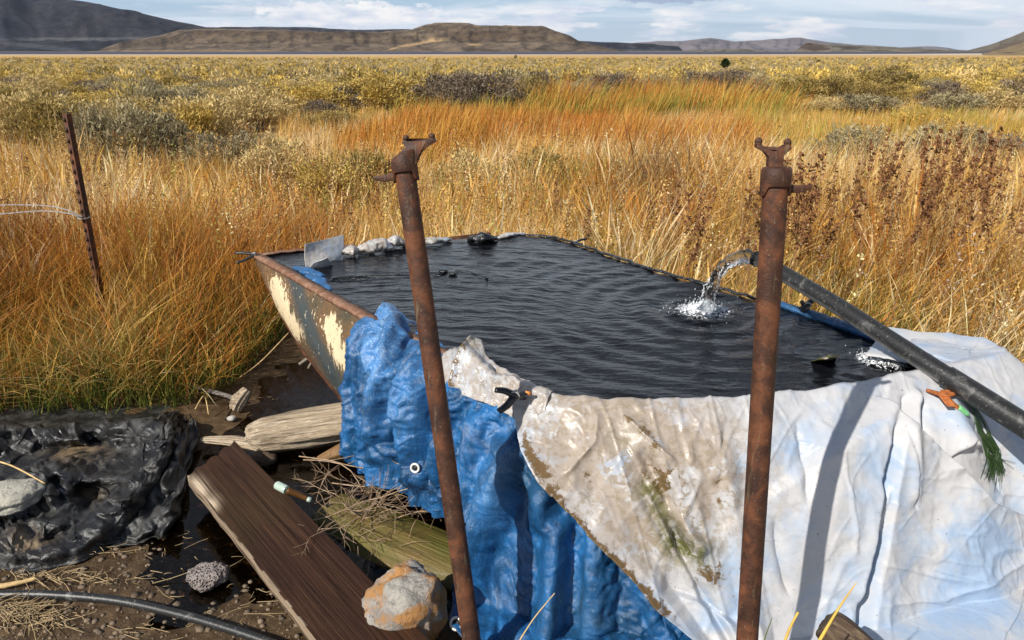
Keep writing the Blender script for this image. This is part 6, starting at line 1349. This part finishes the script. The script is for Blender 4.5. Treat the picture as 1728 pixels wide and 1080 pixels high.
# bottle lying beside the plank
m, nt, b = mat('pale_green_glass', .15, .5); b.inputs['Base Color'].default_value = (.55, .68, .58, 1); b.inputs['Transmission Weight'].default_value = .35; M_GL = m
m, nt, b = mat('amber_glass', .12, .5); b.inputs['Base Color'].default_value = (.20, .085, .02, 1); b.inputs['Transmission Weight'].default_value = .5; M_AM = m
a0, a1, a2, a3, a4 = pz(466, 818, .13), pz(484, 827, .125), pz(505, 835, .10), pz(518, 842, .085), pz(525, 844, .08)
bt = empty('bottle', a1); tag(bt, 'small brown bottle with pale green ends lying over the right edge of the plank', 'bottle')
g = Geo(); g.tube([a0, a0.lerp(a1, .1), a1], [.012, .016, .016], 18); g.build('base', M_GL, bt, bevel=.001)
g = Geo(); g.tube(smooth_line([a1, a2, a3], 12), [.0125, .0115, .008], 18); g.build('body', M_AM, bt)
g = Geo(); g.tube([a3, a4], [.008, .011], 14); g.build('cap', M_GL, bt)

# hose in the foreground and far right
P = smooth_line([pz(-160, 1004, .022), pz(0, 1003, .022), pz(90, 1004, .022), pz(200, 1014, .023), pz(300, 1036, .024), pz(390, 1062, .026), pz(470, 1090, .026), pz(560, 1130, .026)], 120)
g = Geo(); g.tube(P, .0135, 20); V = np.concatenate(g.v); g.c = [np.tile([0.0, 0, 0], (len(V), 1))]
o = g.build('hose', M_HOSE); tag(o, 'grey black hose curving over the mud at the bottom left', 'hose')
P = smooth_line([pz(1655, 578, .03), pz(1690, 582, .03), pz(1740, 582, .03), pz(1800, 580, .03)], 40); g = Geo(); g.tube(P, .012, 12); V = np.concatenate(g.v); g.c = [np.tile([.6, .6, .6], (len(V), 1))]
o = g.build('hose', M_HOSE); tag(o, 'thin pale edged hose lying in the grass at the far right', 'hose')

# ================================================================ TWIGS, STALKS, LITTER
def twigs(seed, root_pt, dirv, L, depth, r0, g, rng):
    if depth == 0 or L < .015: return
    P = [Vector(root_pt)]; d = Vector(dirv).normalized()
    for i in range(6): d = (d + Vector(rng.normal(0, .13, 3))).normalized(); q = P[-1] + d * L / 6; q.z = max(q.z, .012); P.append(q)
    g.tube(P, [r0, r0 * .6], 5, False)
    for i in range(2, 7):
        if rng.random() < .8: a = rng.choice([-1, 1]) * (.5 + .5 * rng.random()); nd = Matrix.Rotation(a, 3, 'Z') @ d; nd.z += rng.normal(.06, .22); twigs(seed, P[i], nd, L * (.38 + .34 * rng.random()), depth - 1, r0 * .62, g, rng)
g = Geo(); r = np.random.default_rng(12)
for (a, b_, L) in (((505, 770, .06), (720, 850, .10), .46), ((560, 900, .04), (720, 800, .12), .38), ((512, 776, .06), (700, 880, .08), .42), ((520, 880, .04), (740, 800, .10), .40), ((560, 815, .05), (760, 840, .12), .42), ((640, 835, .05), (560, 930, .05), .26), ((600, 868, .06), (560, 770, .05), .24), ((735, 862, .06), (560, 860, .05), .36)):
    p = pz(*a); q = pz(*b_); twigs(0, p, q - p, L, 4, .0028, g, r)
m, nt, b = mat('dead_twig', .7, .3); n = nt.noise(objc(nt), 30, 4, .6); setc(nt, b, nt.mix(nt.rng(n, .4, .6), (.40, .29, .19), (.24, .15, .09))); M_DTW = m
o = g.build('dead_branch', M_DTW); tag(o, 'tangle of thin bare dead twigs between the plank and the blue tarpaulin', 'branch')
g = Geo(); r = np.random.default_rng(21); n = 260; x0 = []
for (u, v, ru, rv, cnt) in ((745, 858, 24, 16, 60), (640, 905, 60, 30, 14), (590, 700, 20, 40, 12)):
    for i in range(cnt):
        p = pz(u + r.normal(0, ru * .6), v + r.normal(0, rv * .6), .02 + .04 * r.random()); d = Vector(r.normal(0, 1, 3)); d.z = abs(d.z) * .5; d.normalize(); L = .05 + .08 * r.random(); g.tube(smooth_line([p, p + d * L * .5 + Vector((0, 0, .012)), p + d * L], 6), [.0014, .0006], 3, False)
o = g.build('dry_grass_tuft', M_DTW); tag(o, 'matted dry grass caught under the hem of the blue tarpaulin', 'grass tuft', kind='stuff')
g = Geo(); r = np.random.default_rng(33)
regs = [(90, 978, 110, 10, 90), (40, 1045, 60, 20, 150), (150, 930, 90, 12, 20), (300, 960, 120, 45, 22), (330, 890, 60, 30, 14), (430, 1020, 60, 40, 10), (250, 1060, 120, 20, 16), (480, 700, 90, 50, 16)]
for (u, v, ru, rv, cnt) in regs:
    for i in range(cnt):
        p = pz(u + r.normal(0, ru * .6), v + r.normal(0, rv * .6), 0); p.z = float(gz(p.x, p.y)) + .006 + .012 * r.random(); a = r.normal(.2, .9); L = .02 + .11 * r.random() ** 2; d = Vector((math.cos(a), math.sin(a), r.normal(0, .10)))
        g.tube(smooth_line([p, p + d * L * .5 + Vector(r.normal(0, .004, 3)), p + d * L], 5), [.0013 * (.5 + r.random()), .0008], 3, False)
o = g.build('straw_litter', m_plain('old_straw', (.36, .26, .14), .7, .3, .4, 20)); tag(o, 'scattered dry straw and stems lying on the mud', 'straw', kind='stuff')
# gravel and clods in the mud
g = Geo(); r = np.random.default_rng(44)
for i in range(1500):
    u = r.uniform(-60, 620); v = r.uniform(880, 1130); p = pz(u, v, 0); p.z = float(gz(p.x, p.y)); s = .002 + .007 * r.random() ** 3; g.ball(p, (s * (1 + r.random()), s * (1 + r.random()), s * .7), 6, 4)
M_PEB = m_plain('grit', (.15, .11, .075), .8, .3, .6, 15); o = g.build('gravel', M_PEB, smooth=True); tag(o, 'grit and small clods scattered over the wet mud', 'gravel', kind='stuff')
def stalk(pts, r, m, label, cat='stalk'):
    g = Geo(); g.tube(smooth_line(pts, 20), r, 8); return tag(g.build('stalk', m), label, cat)
stalk([pz(-30, 772, .22), pz(20, 786, .24), pz(76, 816, .20)], [.0035, .0025], M_STRAW, 'thin pale stalk lying over the black sheet above the grey stone')
M_GRB = m_plain('green_blade', (.08, .11, .02), .5); M_YEL = m_plain('yellow_blade', (.55, .34, .06), .5)
stalk([pd(868, 1095, 1.45), pd(900, 1045, 1.44), pd(936, 1001, 1.43)], [.0016, .0009], M_STRAW, 'thin tan stem in front of the blue tarpaulin at the bottom')
stalk([pd(1283, 1100, 1.3), pd(1293, 1070, 1.3), pd(1303, 1042, 1.3)], [.0014, .0007], M_GRB, 'short dark green stem just right of the right pipe stand')
stalk([pd(1318, 1100, 1.3), pd(1332, 1062, 1.3), pd(1347, 1033, 1.3)], [.0026, .0022], M_YEL, 'short cut orange stem right of the dark green stem')
stalk([pd(1372, 1100, 1.3), pd(1410, 1035, 1.29), pd(1446, 982, 1.28)], [.0036, .0024, .0006], M_YEL, 'tall pointed yellow green blade in front of the broken log end')
g = Geo(); g.tube(smooth_line([pz(-20, 993, .02), pz(20, 986, .025), pz(62, 976, .022)], 16), [.010, .008, .006], 8, jit=.4); o = g.build('stick', M_STRAW); tag(o, 'short orange straw coloured stick above the foreground hose at the left edge', 'stick')

# dock stalks with rust brown seed heads
M_DOCK = m_plain('dock_seed', (.16, .07, .03), .8, .2, .4, 40); M_DSTEM = m_plain('dock_stem', (.26, .13, .05), .7, .2)
DM = []
for k in range(4):
    r = np.random.default_rng(50 + k); gs, gh = Geo(), Geo(); P = smooth_line([(0, 0, 0), (.02 * r.normal(), .02 * r.normal(), .5), (.05 * r.normal(), .05 * r.normal(), 1.0)], 16); gs.tube(P, [.0040, .0016], 5, False); heads = [(P[i], 1) for i in range(9, 16)]
    for b_ in range(5):
        i = int(r.integers(8, 12)); a = r.random() * 6.28; Q = smooth_line([P[i], P[i] + np.array([math.cos(a) * .045, math.sin(a) * .045, .06]), P[i] + np.array([math.cos(a) * .06, math.sin(a) * .06, .16 + .1 * r.random()])], 8); gs.tube(Q, [.002, .001], 4, False); heads += [(q, .8) for q in Q[2:]]
    for p, s in heads:
        if r.random() < .30: continue
        for _ in range(7):
            q = p + r.normal(0, .008, 3) * [1, 1, 1.4]; d = r.normal(0, 1, 3); d /= np.linalg.norm(d); e = np.cross(d, r.normal(0, 1, 3)); e /= np.linalg.norm(e); L = .0125 * s * (.7 + .6 * r.random()); gh.add([q - d * L, q + e * L * .6, q + d * L, q - e * L * .6], [(0, 1, 2, 3)])
    a = gs.build('stem', M_DSTEM, origin=Vector((0, 0, 0))); b_ = gh.build('seed_head', M_DOCK, smooth=False, origin=Vector((0, 0, 0))); DM.append((a.data, b_.data)); bpy.data.objects.remove(a); bpy.data.objects.remove(b_)
r = np.random.default_rng(61); cnt = 0
for i in range(400):
    if cnt >= 38: break
    u = r.uniform(1255, 1800) if r.random() < .86 else r.uniform(930, 1250); topv = np.interp(u, [930, 1180, 1300, 1420, 1530, 1728, 1800], [340, 300, 255, 262, 215, 205, 210]) + abs(r.normal(0, 26)); y = r.uniform(3.3, 5.2)
    p = py_(u, topv, y)
    if p.z < .6 or p.z > 1.45: continue
    if not bool(grass_ok(np.array([p.x]), np.array([p.y]))[0]): continue
    root = empty('dock_stalk', (p.x - .05, p.y, 0)); root.scale = (1, 1, p.z); root.rotation_euler = (r.normal(0, .05), r.normal(.04, .06), r.random() * 6.28)
    for d, n in zip(DM[int(r.integers(0, 4))], ('stem', 'seed_head')):
        o = bpy.data.objects.new(n, d); COL.objects.link(o); o.parent = root
    tag(root, 'dry dock stalk with rust brown seed clusters rising above the reeds', 'dock stalk', 'dock stalks among the right hand reeds'); cnt += 1
# tall pale stems by the fence post
for (u1, v1, u2, v2, y) in ((72, 300, 78, 168, 4.4), (92, 300, 90, 178, 4.5), (126, 255, 137, 160, 4.4), (378, 400, 380, 250, 4.6)):
    p, q = py_(u1, v1, y), py_(u2, v2, y); p = Vector((p.x, p.y, 0)); stalk([p, p.lerp(q, .5) + Vector((.01, 0, 0)), q], [.0028, .0012], M_STRAW, 'tall thin pale grass stem standing above the grass near the leaning fence post')
    COL.objects[-1]['group'] = 'tall pale stems by the fence post'

# ================================================================ AIR
V8 = [(x, y, z) for x in (-43000, 43000) for y in (-1900, 43000) for z in (-4.2, 1300)]
g = Geo(); g.add(V8, [(0, 1, 3, 2), (4, 6, 7, 5), (0, 4, 5, 1), (2, 3, 7, 6), (0, 2, 6, 4), (1, 5, 7, 3)])
m = bpy.data.materials.new('air'); m.use_nodes = True; t_ = NT(m.node_tree); m.node_tree.nodes.clear()
pv = t_.add('ShaderNodeVolumePrincipled'); pv.inputs['Color'].default_value = (.62, .74, 1.0, 1); pv.inputs['Density'].default_value = 0.000009; pv.inputs['Anisotropy'].default_value = .2
t_.link(pv.outputs[0], t_.add('ShaderNodeOutputMaterial').inputs['Volume'])
o = g.build('haze', m, smooth=False, origin=Vector((0, 0, 0))); tag(o, 'thin bluish air over the plain and the far hills', 'haze', kind='stuff')
